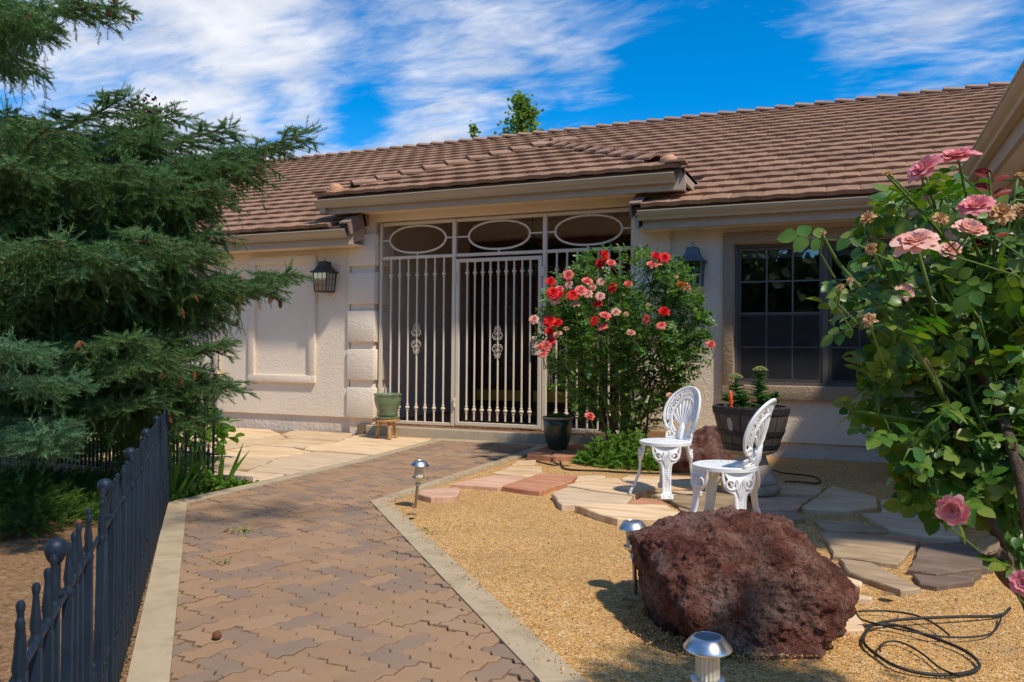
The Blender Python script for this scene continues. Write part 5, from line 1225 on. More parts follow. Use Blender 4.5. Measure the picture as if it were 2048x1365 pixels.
# ------------------------------------------------------------------ rose bushes
def compound():
    parts = []
    sets = [((0, .62), (0, 1, -.15), .42), ((-.02, .40), (-.8, .62, -.05), .36), ((.02, .40), (.8, .62, -.05), .36), ((-.02, .15), (-.95, .35, 0), .29), ((.02, .15), (.95, .35, 0), .29)]
    for (px, py), d, s_ in sets:
        V, F = scatter(LT * [.72, 1, 1], LF, np.array([(px, py, 0)]), np.array([d], float), np.array([(0, .05, 1.)]), np.array([s_])); parts.append((V, F))
    V = np.array([(-.012, -.15, 0), (.012, -.15, 0), (.008, .65, -.02), (-.008, .65, -.02)]); parts.append((V, np.array([(0, 1, 2), (0, 2, 3)])))
    return merge(parts)
CT, CF = compound()
def bloom_mesh(name, mat, rings, curl, seed, ragged=.0):
    r_ = random.Random(seed); mb = MB()
    for n_, rad, elev, L_, wd in rings:
        a0 = r_.uniform(0, 6)
        for k in range(n_):
            a = a0 + 2 * math.pi * k / n_ + r_.uniform(-.15, .15); el = elev + r_.uniform(-.12, .12); ln = L_ * r_.uniform(.85, 1.12); b = len(mb.v); nu, nv = 4, 4
            for i in range(nu + 1):
                u = i / nu; wid = wd * math.sin(math.pi * (.18 + .70 * u)) * (1 + (r_.uniform(-ragged, ragged) if ragged else 0))
                e2 = el - curl * (u ** 2) * 1.4
                rr = rad + ln * (math.cos(el) * u + .10 * u * u * curl); zz_ = ln * (math.sin(el) * u - .35 * curl * u * u * u)
                for j in range(nv + 1):
                    v = j / nv * 2 - 1; th = v * wid / max(rr, .25); bow = .12 * wid * (1 - v * v) + r_.uniform(-1, 1) * ragged * .18 * u
                    mb.v.append(((rr + bow) * math.cos(a + th), (rr + bow) * math.sin(a + th), zz_ + .05 * v * v * u + r_.uniform(-1, 1) * (.012 + ragged * .12) * u))
            for i in range(nu):
                for j in range(nv): q = b + i * (nv + 1) + j; mb.f.append((q, q + 1, q + nv + 2, q + nv + 1))
    me = bpy.data.meshes.new(name); me.from_pydata(mb.v, [], mb.f); me.materials.append(mat)
    for p in me.polygons: p.use_smooth = True
    return me
FULL = [(4, .05, 1.45, .55, .30), (5, .12, 1.25, .62, .36), (6, .20, 1.0, .72, .42), (7, .28, .72, .80, .48), (7, .34, .40, .80, .52)]
OPEN = [(4, .06, 1.4, .40, .26), (6, .14, 1.1, .55, .34), (7, .24, .75, .72, .44), (8, .30, .40, .85, .52), (7, .34, .12, .85, .55)]
DRY = [(5, .06, 1.3, .5, .24), (6, .14, .9, .6, .28), (7, .2, .35, .6, .3), (6, .2, -.2, .6, .3)]
BL = {}
for nm in ('red', 'coral', 'fade', 'pink', 'salmon'):
    BL[nm] = [bloom_mesh('bloom', M['p_' + nm], FULL, .5, 3, .10), bloom_mesh('bloom', M['p_' + nm], OPEN, .7, 5, .14), bloom_mesh('bloom', M['p_' + nm], OPEN, .9, 9, .22)]
BL['dry'] = [bloom_mesh('bloom', M['p_dry'], DRY, .8, 4, .5), bloom_mesh('bloom', M['p_dry'], DRY, 1.1, 6, .6)]
def orient(o, loc, d, s_, roll=0):
    q = Vector(d).normalized().to_track_quat('Z', 'Y').to_matrix().to_4x4(); o.matrix_local = Matrix.Translation(loc) @ q @ Matrix.Rotation(roll, 4, 'Z') @ Matrix.Scale(s_, 4)
def cane_pts(a, b, sag, n=8, wob_=.02):
    a, b = Vector(a), Vector(b); o = []
    for i in range(n + 1):
        u = i / n; p = a.lerp(b, u); p.z += sag * math.sin(math.pi * u); p.x += random.gauss(0, wob_) * math.sin(math.pi * u); p.y += random.gauss(0, wob_) * math.sin(math.pi * u); o.append(p)
    return o
F_ = 1611.55
CR = np.array(R.to_3x3()); CC = np.array([0, 0, 1.1])
def unpix(x, y, dep):
    """world point of the photograph's sight line at a given depth in metres"""
    return Vector(CC + dep * (CR @ np.array([(x - 1024) / F_, -(y - 682.5) / F_, -1.0])))

# red rose bush by the porch
RB = Vector((-2.17, 8.10, 0)); red = thing('rose_bush', 'tall rose bush full of red and coral blooms beside the porch gate', 'rose bush', RB)
random.seed(21)
cl = []
for (px, py, dd) in ((1105, 560, 8.15), (1150, 600, 8.0), (1100, 690, 8.0), (1210, 530, 8.2), (1250, 590, 8.0), (1310, 530, 8.2), (1360, 580, 8.2), (1180, 700, 7.9), (1330, 640, 7.9), (1400, 690, 8.1), (1290, 700, 7.85), (1240, 680, 7.9), (1370, 740, 8.1), (1150, 640, 8.3), (1330, 570, 8.4), (1230, 620, 8.3), (1130, 760, 8.0), (1290, 780, 7.9), (1380, 660, 8.3)):
    tip = unpix(px, py, dd) - RB; base = Vector((random.gauss(0, .12), random.gauss(0, .10), 0)); pts = cane_pts(base, tip, .08, 8, .03); cl.append(pts)
    MB().tube(pts, [.014 - .0011 * i for i in range(9)], 6).build('cane', M['rosebark'] if random.random() < .45 else M['cane'], red, 'all')
P_, Y_, S_ = [], [], []
def red_in(p):       # loose envelope of the bush, local
    w_ = np.interp(p[2], [0, .25, .7, 1.2, 1.7, 2.0, 2.25], [.34, .38, .60, .90, .84, .58, .2]); return (p[0] / w_) ** 2 + (p[1] / (w_ * .62)) ** 2
ntry = 0
while len(P_) < 4100 and ntry < 60000:
    ntry += 1; z = random.uniform(.22, 2.15); p = Vector((random.uniform(-1, 1), random.uniform(-.6, .6), z)); q = red_in(p)
    if q > 1 or random.random() > (.12 + .88 * q): continue
    if z < .5 and random.random() < .15: continue
    nz = mn.noise(p * 3.2 + Vector((4, 2, 1)))
    if nz < -.03: continue
    if random.random() > .35 + 1.6 * (nz + .08): continue
    P_.append(p); o_ = Vector((p.x, p.y, .2)).normalized(); Y_.append(o_ + Vector((random.gauss(0, .7), random.gauss(0, .7), random.gauss(-.1, .5))))
for pts in cl:        # tufts at the cane tips
    for _ in range(26):
        u = random.uniform(.72, 1.02); i = min(int(u * 8), 7); q = pts[i].lerp(pts[i + 1], u * 8 - i); P_.append(q + Vector((random.gauss(0, .05), random.gauss(0, .05), random.gauss(-.03, .05)))); Y_.append(Vector((random.gauss(0, 1), random.gauss(0, 1), random.gauss(.1, .6))))
P_ = np.array(P_); Y_ = np.array(Y_); n = len(P_)
V, F = scatter(CT, CF, P_, Y_, np.array([(0, -.25, .9)]) + RNG.normal(0, .45, (n, 3)), RNG.uniform(.075, .125, n)); npobj('foliage', V, F, M['roseleaf'], red, True)
nt_ = MB()
for i in range(0, n, 5):
    p = Vector(P_[i]); c = min(cl, key=lambda c_: min((q - p).length for q in c_)); q = min(c, key=lambda q: (q - p).length + .3 * max(0, q.z - p.z))
    if (q - p).length < .45: nt_.tube([q, q.lerp(p, .5) + Vector((0, 0, .02)), p], [.005, .004, .0025], 4)
tag(nt_.build('twigs', M['cane'], red, 'all'), kind='stuff')
RBL = [(570,140,'red'),(550,185,'red'),(605,180,'coral'),(850,145,'red'),(895,155,'red'),(865,185,'fade'),(830,190,'coral'),(275,285,'red'),(370,250,'coral'),(375,300,'fade'),(475,280,'coral'),(550,285,'fade'),(505,320,'fade'),(612,315,'red'),(700,300,'coral'),(325,325,'coral'),(290,345,'red'),(325,360,'red'),(300,380,'fade'),(395,355,'red'),(440,330,'coral'),(480,350,'fade'),(545,365,'fade'),(408,408,'fade'),(535,410,'red'),(575,468,'coral'),(630,450,'fade'),(690,458,'dry'),(810,408,'dry'),(800,488,'coral'),(895,448,'red'),(880,522,'coral'),(512,497,'red'),(560,530,'coral'),(985,305,'red'),(1010,312,'coral'),(960,255,'dry'),(1150,628,'coral'),(185,490,'fade'),(270,500,'red'),(315,510,'red'),(270,555,'red'),(360,538,'dry'),(315,570,'fade'),(275,610,'red'),(225,640,'coral'),(250,635,'coral'),(235,680,'coral'),(715,565,'fade'),(490,1020,'coral'),(930,910,'fade')]
for i, (x, y, c) in enumerate(RBL):
    px, py = 1000 + x / 2.73, 460 + y / 2.73; p = unpix(px, py, 7.62 + (.25 if py < 580 else 0) + random.uniform(-.06, .06)) - RB
    o = link('bloom', random.choice(BL[c]), red); s_ = {'red': .046, 'coral': .043, 'fade': .040, 'dry': .032}[c] * random.uniform(.92, 1.15)
    orient(o, p, (random.gauss(.15, .35), -.75 + random.gauss(0, .25), .65 + random.gauss(0, .25)), s_, random.uniform(0, 6))
    MB().tube([p + Vector((0, .01, -.02)), p + Vector((random.gauss(0, .02), .06, -.10)), p + Vector((random.gauss(0, .03), .12, -.22))], [.004, .004, .005], 4).build('flower_stem', M['cane'], red)
# low green growth at the foot of the red rose
gc = thing('leafy_ground_plant', 'bright green leafy growth at the foot of the red rose bush', 'plant', (-2.05, 7.75, 0))
n = 1500; an = RNG.uniform(0, 6.28, n); rr_ = np.sqrt(RNG.random(n)); pos = np.column_stack([.52 * rr_ * np.cos(an), .28 * rr_ * np.sin(an), RNG.uniform(.02, 1, n) * .32 * (1.05 - rr_ ** 2)])
V, F = scatter(CT, CF, pos, RNG.normal(size=(n, 3)) * [1, 1, .5] + [0, -.2, .3], np.array([(0, -.2, 1.)]) + RNG.normal(0, .4, (n, 3)), RNG.uniform(.05, .085, n)); npobj('foliage', V, F, M['weed'], gc, True)

# pink rose bush in the foreground right
PB = Vector((.56, 2.28, 0)); pink = thing('rose_bush', 'large leafed rose bush with pink and withered blooms under the right eave', 'rose bush', PB)
random.seed(33)
def upk(x, y, d): return unpix(x, y, d * .80)
LT2, LF2 = leaf_template(.46, .07, .16)
def serr():
    """broad rose leaflet with a toothed rim and sunken midrib"""
    m_ = 9; V = []; F = []
    for i in range(m_ + 1):
        u = i / m_; w_ = .43 * max(0, math.sin(math.pi * u ** .80)) ** .8 * (1.0 if i % 2 else .92) if 0 < i < m_ else .004
        dz_ = -.14 * u * u; V += [(-w_, u - (0 if i % 2 else .02), .085 * (w_ / .43) + dz_), (0, u, dz_ - .01), (w_, u - (0 if i % 2 else .02), .085 * (w_ / .43) + dz_)]
        if i:
            a = 3 * i
            for c in (0, 1): F += [(a - 3 + c, a - 2 + c, a + 1 + c), (a - 3 + c, a + 1 + c, a + c)]
    return np.array(V, float), np.array(F)
SV, SF = serr()
def compound2():
    parts = []
    for (px, py), d, s_ in (((0, .60), (0, 1, -.2), .50), ((-.02, .38), (-.85, .55, -.1), .43), ((.02, .38), (.85, .55, -.1), .43), ((-.02, .10), (-.95, .3, -.05), .34), ((.02, .10), (.95, .3, -.05), .34)):
        parts.append(scatter(SV, SF, np.array([(px, py, 0)]), np.array([d], float), np.array([(0, .05, 1.)]), np.array([s_])))
    st_ = []
    for a, b in (((0, -.25, 0), (0, .62, -.01)), ((0, .38, 0), (-.06, .42, 0)), ((0, .38, 0), (.06, .42, 0))):
        a, b = np.array(a), np.array(b); w_ = np.array([.012, 0, 0]) if abs(b[1] - a[1]) > .2 else np.array([0, .01, 0])
        V = np.array([a - w_, a + w_, b + w_ * .7, b - w_ * .7]); parts.append((V, np.array([(0, 1, 2), (0, 2, 3)])))
    return merge(parts)
CT2, CF2 = compound2()
pc = []
def pcane(path_px, r0, r1, mat):
    pts = [upk(x, y, d) - PB for x, y, d in path_px]; o = []
    for i in range(len(pts) - 1):
        p0, p1, p2, p3 = pts[max(i - 1, 0)], pts[i], pts[i + 1], pts[min(i + 2, len(pts) - 1)]
        for u in np.linspace(0, 1, 6)[:-1]: o.append(.5 * ((2 * p1) + (p2 - p0) * u + (2 * p0 - 5 * p1 + 4 * p2 - p3) * u * u + (-p0 + 3 * p1 - 3 * p2 + p3) * u ** 3))
    o.append(pts[-1]); n = len(o); MB().tube(o, [r0 + (r1 - r0) * i / (n - 1) for i in range(n)], 8).build('cane', M[mat], pink, 'all'); pc.append(o); return o
base_px = (2150, 1620, 2.6)
pcane([base_px, (2080, 1240, 2.42), (2015, 1145, 2.42), (1978, 1093, 2.4)], .032, .024, 'rosebark')
st_o = MB().lathe([(.023, 0), (.0255, .003), (.001, .006)], 12).xf(Matrix.Translation(upk(1977, 1091, 2.398) - PB) @ (upk(1950, 1060, 2.34) - upk(1978, 1093, 2.4)).normalized().to_track_quat('Z', 'Y').to_matrix().to_4x4()).build('cut_stub', M['flag_grey'], pink)
pcane([(2060, 1190, 2.42), (2000, 1090, 2.42), (1965, 990, 2.42), (1930, 900, 2.42), (1890, 800, 2.42), (1850, 720, 2.3)], .014, .006, 'rosebark')
pcane([(2070, 1150, 2.25), (2040, 950, 2.25), (1985, 790, 2.42), (1935, 705, 2.42)], .015, .011, 'rosebark')
pcane([(1935, 705, 2.42), (1900, 690, 2.42), (1875, 650, 2.4), (1860, 590, 2.25), (1830, 480, 2.25)], .007, .004, 'cane')
pcane([(1890, 800, 2.42), (1830, 700, 2.25), (1780, 640, 2.25), (1735, 590, 2.25), (1680, 530, 2.25), (1645, 470, 2.25)], .006, .0032, 'cane')
for tip in ((1915, 310, 2.45), (1848, 335, 2.45), (1775, 352, 2.4), (1950, 410, 2.4), (1938, 460, 2.35), (2003, 425, 2.35), (2035, 360, 2.45), (1735, 440, 2.4), (1740, 500, 2.35), (1905, 1018, 2.2), (1735, 640, 2.3), (1745, 760, 2.3), (1700, 820, 2.35), (1830, 900, 2.3), (1960, 640, 2.3), (2040, 560, 2.3), (2060, 800, 2.25), (1985, 880, 2.3), (1880, 560, 2.35), (2045, 1165, 2.3), (1870, 960, 2.35), (1990, 1000, 2.3)):
    root = random.choice([(1935, 705, 2.5), (1965, 780, 2.5), (2010, 850, 2.55), (1890, 800, 2.5), (2040, 700, 2.55)])
    if tip[1] > 880: root = (2000, 950, 2.5)
    mid = ((root[0] + tip[0]) / 2 + random.uniform(-25, 25), (root[1] + tip[1]) / 2 + random.uniform(-10, 30), (root[2] + tip[2]) / 2)
    pcane([root, mid, tip], .006, .0032, 'cane')
LP_, LY_ = [], []
ntry = 0
# leaf regions in the picture's terms: (x, y, rx, ry, count)
for x, y, rx, ry, cnt in ((1915, 590, 120, 90, 62), (2000, 740, 100, 200, 120), (1850, 700, 110, 90, 46), (1720, 600, 60, 60, 13), (1790, 760, 80, 110, 36), (1900, 900, 100, 120, 84), (2010, 950, 70, 150, 70), (1890, 420, 110, 50, 18), (1820, 530, 70, 45, 16), (1985, 520, 90, 70, 42), (1890, 990, 60, 50, 26), (1770, 450, 50, 70, 9), (2110, 760, 110, 420, 190), (2030, 440, 60, 50, 14), (1745, 850, 40, 50, 7)):
    for _ in range(int(cnt * 1.55)):
        a = random.uniform(0, 6.283); q = math.sqrt(random.random()); p = upk(x + rx * q * math.cos(a), y + ry * q * math.sin(a), random.triangular(2.22, 3.0, 2.55)) - PB
        LP_.append(p); LY_.append((random.gauss(-.15, .75), random.gauss(-.25, .6), random.gauss(.05, .55)))
for o in pc[3:]:
    for k in range(3, len(o), 3):
        if random.random() < .6: LP_.append(o[k]); LY_.append((random.gauss(-.1, .8), random.gauss(-.2, .8), random.gauss(.2, .4)))
LP_ = np.array(LP_); n = len(LP_)
V, F = scatter(CT2, CF2, LP_, np.array(LY_), np.array([(-.05, -.5, .8)]) + RNG.normal(0, .38, (n, 3)), RNG.uniform(.062, .100, n)); npobj('foliage', V, F, M['roseleaf2'], pink, True)
tw_ = MB(); allp = [q for o in pc for q in o]
for p in LP_[::2]:
    p = Vector(p); q = min(allp, key=lambda q: (q - p).length + .2 * max(0, q.z - p.z))
    if .03 < (q - p).length < .4: tw_.tube([q, q.lerp(p, .5) + Vector((0, 0, .015)), p], [.0035, .003, .002], 4)
tag(tw_.build('twigs', M['cane'], pink, 'all'), kind='stuff')
for x, y, d, c, px, dr in ((1915, 313, 2.42, 'pink', 40, (-.1, -.35, .9)), (1848, 337, 2.42, 'pink', 36, (-.55, -.5, .6)), (1830, 483, 2.33, 'salmon', 46, (-.1, -.55, .8)), (1952, 412, 2.36, 'pink', 34, (-.2, -.6, .7)), (1938, 462, 2.3, 'salmon', 38, (.2, -.5, .7)), (2003, 427, 2.32, 'dry', 38, (.1, -.8, .4)), (1905, 1020, 2.16, 'pink', 32, (-.3, -.9, -.2)), (2046, 1165, 2.25, 'pink', 26, (-.3, -.8, .2)), (1735, 436, 2.36, 'dry', 24, (-.4, -.5, .5)), (1700, 560, 2.33, 'dry', 11, (0, -.5, .8)), (1742, 497, 2.3, 'dry', 20, (-.5, -.6, .3)), (1776, 348, 2.36, 'dry', 17, (0, -.3, .9)), (1646, 466, 2.32, 'dry', 11, (-.2, -.3, .9)), (1738, 640, 2.27, 'dry', 22, (-.2, -.8, .2)), (2042, 352, 2.4, 'dry', 16, (.4, -.4, .6)), (1880, 437, 2.4, 'dry', 24, (.1, -.6, .5)), (1680, 575, 2.3, 'dry', 13, (-.5, -.5, .5)), (1810, 585, 2.45, 'salmon', 20, (0, -.8, .4)), (2040, 420, 2.45, 'dry', 26, (.2, -.7, .4)), (1900, 500, 2.5, 'salmon', 22, (0, -.7, .5))):
    o = link('bloom', random.choice(BL[c]), pink); d -= .18; p = upk(x, y, d) - PB; orient(o, p, dr, px * d * .8 / F_ / 1.2, random.uniform(0, 6))
    MB().tube([p, p + Vector((random.gauss(.01, .02), .03, -.04)), p + Vector((random.gauss(.03, .04), .07, -.09))], [.0028, .0022, .0022], 5).build('flower_stem', M['cane'], pink)
rl = []
for k in range(11):
    y0 = 352 + k * 14; sgn = 1 if k % 2 else -1; rl.append((upk(1983 - 4 * (k - 5) * .2, y0, 2.38) - PB, Vector((sgn * .9, .1, .35))))
V, F = scatter(LT * [.55, 1, 1], LF, np.array([q[0] for q in rl]), np.array([q[1] for q in rl]), np.array([(0, -.8, .6)] * len(rl)) + RNG.normal(0, .2, (len(rl), 3)), np.full(len(rl), .045)); npobj('new_leaves', V, F, M['redleaf'], pink, True)
pcane([(1990, 560, 2.4), (1985, 450, 2.38), (1978, 345, 2.38)], .004, .002, 'cane')

# ------------------------------------------------------------------ spruce
random.seed(44)
def shoot_template(seed, nn=28):
    r_ = np.random.default_rng(seed); V, F = [], []
    for k in range(nn):
        y = .02 + .95 * k / nn; a = k * 2.399 + r_.normal(0, .25); L_ = .215 * r_.uniform(.8, 1.15) * (1 if y < .85 else .85); fw = r_.uniform(.05, .14) + (.12 if y > .85 else 0); w_ = .033
        c, s_ = math.cos(a), math.sin(a); z_ = .8 + .2 * (s_ > -.3)
        b = len(V); V += [(-s_ * w_, y, c * w_), (s_ * w_, y, -c * w_), (c * L_ * z_, y + fw, s_ * L_ * z_)]; F.append((b, b + 1, b + 2))
    b = len(V); V += [(-.012, -.05, 0), (.012, -.05, 0), (0, .95, .0), (0, -.05, -.012), (0, -.05, .012), (0, .95, 0)]; F += [(b, b + 1, b + 2), (b + 3, b + 4, b + 5)]
    return np.array(V), np.array(F)
STs = [shoot_template(s_) for s_ in (1, 2, 3)]
TR = Vector((-6.65, 4.40, -.03)); sp = thing('spruce_tree', 'big dense spruce with drooping boughs and brown cones behind the fence', 'tree', TR)
MB().tube([(0, 0, 0), (.01, .02, .6), (.0, .0, 2), (-.03, .03, 4), (0, 0, 6.2), (0, 0, 8.2)], [.20, .165, .145, .11, .06, .012], 12).build('trunk', M['bark'], sp, 'all')
SH = {'g': [], 'b': []}      # shoots: (pos, dir, length)
BR_ = MB(); CONES = []
def bough(tip, z0=None, kind='g', sag=.10, dens=1.0, hang=1.0, width=1.0, base=None):
    tip = Vector(tip) - TR; b0 = Vector(base) - TR if base is not None else Vector((0, 0, z0 if z0 is not None else tip.z + .25)); L_ = (tip - b0).length; n = max(8, int(L_ / .10)); pts = []
    hd = Vector((tip.x - b0.x, tip.y - b0.y, 0)).normalized(); side = Vector((-hd.y, hd.x, 0))
    ph = random.uniform(0, 6)
    for i in range(n + 1):
        u = i / n; p = b0.lerp(tip, u); p.z -= sag * L_ * math.sin(math.pi * u ** .8) * .5; p += side * (.035 * L_ * math.sin(u * 5 + ph)); pts.append(p)
    BR_.tube(pts, [.028 * (1 - u / (n + 1)) + .004 for u in range(n + 1)], 6)
    sh = SH[kind]
    step = .046 / dens; m = int(L_ / step)
    for k in range(m):
        u = .10 + .90 * k / m; f = u * n; i = min(int(f), n - 1); p = pts[i].lerp(pts[i + 1], f - i); t_ = (pts[min(i + 1, n)] - pts[i]).normalized()
        l2 = width * (.40 * math.sin(math.pi * min(1, .12 + .80 * (1 - u))) ** .8 + .07) * random.uniform(.65, 1.1)
        if random.random() < .25: sh.append((p, t_ + Vector((random.gauss(0, .3), random.gauss(0, .3), .55)), random.uniform(.07, .11)))
        for s_ in (-1, 1):
            if random.random() > .86: continue
            d2 = (side * s_ * random.uniform(.6, 1.0) + t_ * random.uniform(.45, .9) + Vector((0, 0, random.uniform(-.30, .12)))).normalized()
            nn = max(2, int(l2 / .062)); q = p.copy(); path_ = [q.copy()]
            for j in range(nn):
                dj = (d2 + Vector((random.gauss(0, .22), random.gauss(0, .22), random.gauss(0, .15) - .07 * j * hang))).normalized(); q2 = q + dj * .065; path_.append(q2.copy())
                sh.append((q, dj + Vector((random.gauss(0, .1), random.gauss(0, .1), .05)), .098))
                for s2 in (-1, 1):
                    if random.random() < .92:
                        c = dj.cross(Vector((0, 0, 1))).normalized() * s2; sh.append((q2, c * .8 + dj * .75 + Vector((0, 0, random.uniform(-.45 * hang, .25))), random.uniform(.07, .11)))
                q = q2
            if nn > 2: BR_.tube(path_, [.004] * len(path_), 3, caps=False)
        # hanging sprays under the bough
        for _ in range(int(2.2 * hang * (1 if random.random() < .8 else 2))):
            if u < .95 and random.random() < .78:
                q = p + side * random.gauss(0, .13 * width) ; dh = Vector((random.gauss(0, .25), random.gauss(0, .25), -1)); ln = random.uniform(.10, .30) * hang
                nn = max(1, int(ln / .07))
                for j in range(nn):
                    sh.append((q + dh * (.07 * j), dh + Vector((random.gauss(0, .15), random.gauss(0, .15), 0)), .095))
                    if random.random() < .5: sh.append((q + dh * (.07 * j + .03), dh * .7 + Vector((random.gauss(0, .6), random.gauss(0, .6), 0)), .07))
                if random.random() < .004: CONES.append(q + dh * (.07 * nn))
    # upright tip fan
    for _ in range(10): sh.append((pts[-1] + Vector((random.gauss(0, .03), random.gauss(0, .03), 0)), (pts[-1] - pts[-2]).normalized() + Vector((random.gauss(0, .5), random.gauss(0, .5), random.gauss(.3, .5))), random.uniform(.08, .12)))
U = unpix
# boughs reaching towards the path
bough(U(595, 262, 6.0), 2.75, 'g', .22, 1.0, .8, .8); bough(U(560, 300, 6.2), 2.55, 'g', .12, 1.0, 1.2, .9); bough(U(500, 330, 6.0), 2.6, 'g', .10, 1.0, 1.5, 1.1)
bough(U(440, 250, 6.2), 2.75, 'g', .15, 1, .8, .9); bough(U(340, 225, 6.3), 2.85, 'g', .15, 1, .8, .8); bough(U(260, 195, 6.4), 2.9, 'g', .15, 1, .9, .8); 
bough(U(430, 380, 5.7), 2.3, 'g', .1, 1, 1.6, 1.1); bough(U(330, 360, 5.5), 2.25, 'g', .1, 1, 1.5, 1.1); bough(U(240, 330, 5.3), 2.5, 'g', .1, 1, 1.4, 1.1); bough(U(120, 260, 5.2), 2.6, 'g', .1, 1, 1.3, 1.1); bough(U(20, 330, 5.0), 2.5, 'g', .1, 1, 1.3, 1.1)
bough(U(580, 550, 6.0), 1.95, 'g', .16, 1.1, .9, .75); bough(U(540, 580, 5.9), 1.75, 'g', .1, 1.0, 1.2, .8); bough(U(470, 560, 5.8), 1.85, 'g', .10, 1, 1.3, 1.0); bough(U(380, 500, 5.4), 1.9, 'g', .10, 1, 1.0, 1.1); bough(U(300, 480, 5.1), 1.9, 'g', .1, 1, 1.0, 1.1); bough(U(200, 520, 4.9), 1.9, 'b', .1, 1, 1, 1.1); bough(U(90, 480, 4.7), 1.9, 'g', .1, 1, 1.2, 1.1)
bough(U(445, 690, 5.7), 1.15, 'g', .10, 1, .9, .8); bough(U(430, 770, 5.6), .95, 'g', .05, 1, 1.0, .9); bough(U(400, 840, 5.6), .85, 'g', .0, 1, 1.0, .8); bough(U(330, 720, 5.2), 1.15, 'g', .08, 1, 1.2, 1.0); bough(U(300, 800, 5.3), .95, 'g', .05, 1, 1.0, .9); bough(U(240, 680, 5.0), 1.3, 'g', .08, 1, 1.3, 1.1); bough(U(200, 740, 5.2), 1.1, 'g', .08, 1, 1.2, 1.0)
bough(U(165, 765, 4.3), 1.0, 'b', .05, .9, .6, .55); bough(U(155, 870, 4.3), .8, 'b', .05, .9, .6, .55); bough(U(80, 700, 4.1), 1.05, 'b', .0, .9, .6, .55); bough(U(50, 900, 4.2), .75, 'b', .05, 1, .8, .6); 
bough(U(85, 40, 5.6), 3.85, 'g', .06, 1, 1.1, .55); bough(U(215, 5, 5.5), 4.0, 'g', .08, 1, .8, .6); bough(U(50, 30, 5.3), 3.8, 'g', .06, 1, 1.3, .6)
for x, y, d, z0 in ((60, 380, 5.4, 2.3), (150, 420, 5.5, 2.2), (20, 560, 5.2, 1.7), (130, 600, 5.3, 1.6), (220, 610, 5.5, 1.6), (60, 760, 5.4, 1.2), (150, 680, 5.4, 1.35), (250, 470, 5.6, 2.0), (160, 500, 5.5, 1.9), (60, 450, 5.4, 2.0), (330, 520, 5.7, 1.8), (430, 470, 5.9, 1.9), (400, 410, 5.9, 2.1), (350, 680, 5.7, 1.3), (400, 740, 5.7, 1.05), (280, 560, 5.6, 1.7), (30, 230, 5.6, 2.9), (350, 440, 5.9, 2.1), (260, 420, 5.8, 2.2), (400, 330, 6.0, 2.5), (300, 270, 6.1, 2.7), (420, 620, 5.9, 1.5), (340, 600, 5.9, 1.5), (370, 800, 5.8, .9)):
    bough(U(x, y, d), z0, 'g', .08, 1.0, 2.0, .95)
# the rest of the whorls round the trunk
for i in range(34):
    a = i * 2.4; z = .7 + (i / 34) * 5.2; rr_ = 2.05 * (1 - z / 8.6) * random.uniform(.8, 1.1); d_ = Vector((math.cos(a), math.sin(a), 0))
    toward = d_.dot(Vector((.75, -.2, 0)))
    if (z > 2.7 and (toward > -.15 or d_.x > -.6 and z < 4.2)) or (z < 1.35 and toward > -.2): continue
    bough(TR + d_ * rr_ * (.8 if toward > .3 else 1) + Vector((0, 0, z - .25)), z, 'g', .12, .62, 1.1, 1.1)
for i in range(16):      # short inner boughs clothing the upper stem
    a = i * 2.4 + 1; z = 3.0 + i * .27; bough(TR + Vector((.62 * math.cos(a), .62 * math.sin(a), z - .2)), z, 'g', .1, .8, 1.2, .7)
BR_.build('boughs', M['twig'], sp, 'all')
for kind, mname in (('g', 'spruce'), ('b', 'spruce_blue')):
    S = SH[kind]; pos = np.array([s_[0][:] for s_ in S]); dr = np.array([s_[1][:] for s_ in S]); ln = np.array([s_[2] for s_ in S]) * RNG.uniform(.9, 1.15, len(S)); which = RNG.integers(0, 3, len(S)); parts = []
    for k in range(3):
        m_ = which == k; parts.append(scatter(STs[k][0], STs[k][1], pos[m_], dr[m_], RNG.normal(0, .5, (m_.sum(), 3)) + [0, 0, 1], ln[m_]))
    V, F = merge(parts); npobj('crown', V, F, M[mname], sp)
    print('spruce shoots', kind, len(S), 'tris', len(F))
cn = MB(); NR = 9
prc = []
for i in range(NR * 2 + 1):
    u = i / (NR * 2); r_ = .017 * math.sin(math.pi * (.08 + .86 * u)) ** .7; prc.append((r_ * (1.12 if i % 2 else .86), -.085 * u))
cn.lathe(prc, 9); CN = cn.mesh('cone', M['cone'])
for (x, y, d) in ((535, 625, 5.85), (520, 640, 5.85), (505, 610, 5.8), (575, 595, 5.95), (560, 605, 5.95), (480, 600, 5.75), (468, 615, 5.75), (380, 610, 5.5), (395, 640, 5.55), (325, 645, 5.3), (400, 650, 5.55), (540, 335, 6.0), (550, 325, 6.0), (530, 330, 6.0), (462, 385, 5.9), (430, 415, 5.8), (115, 665, 4.9), (110, 655, 4.9), (165, 710, 4.95), (160, 690, 4.95), (325, 835, 5.5), (335, 820, 5.5), (345, 830, 5.5), (322, 875, 5.55), (320, 770, 5.3), (385, 760, 5.5), (440, 495, 5.7), (420, 500, 5.7), (195, 40, 5.4), (220, 35, 5.4), (235, 5, 5.4), (275, 0, 5.45), (80, 40, 5.2), (435, 500, 5.7), (360, 790, 5.4), (490, 540, 5.7), (350, 300, 5.8)):
    CONES.append(U(x, y - 8, d + .03) - TR)
SPOS = np.array([q[0][:] for q in SH['g'] + SH['b']])
for p in CONES[:90]:
    p = Vector(SPOS[int(np.argmin(((SPOS - np.array(p)) ** 2).sum(1)))])      # hangs from the nearest shoot
    o = link('cone', CN, sp, p); o.rotation_euler = (random.gauss(0, .25), random.gauss(0, .25), random.uniform(0, 6)); o.scale = [random.uniform(.62, .92)] * 3

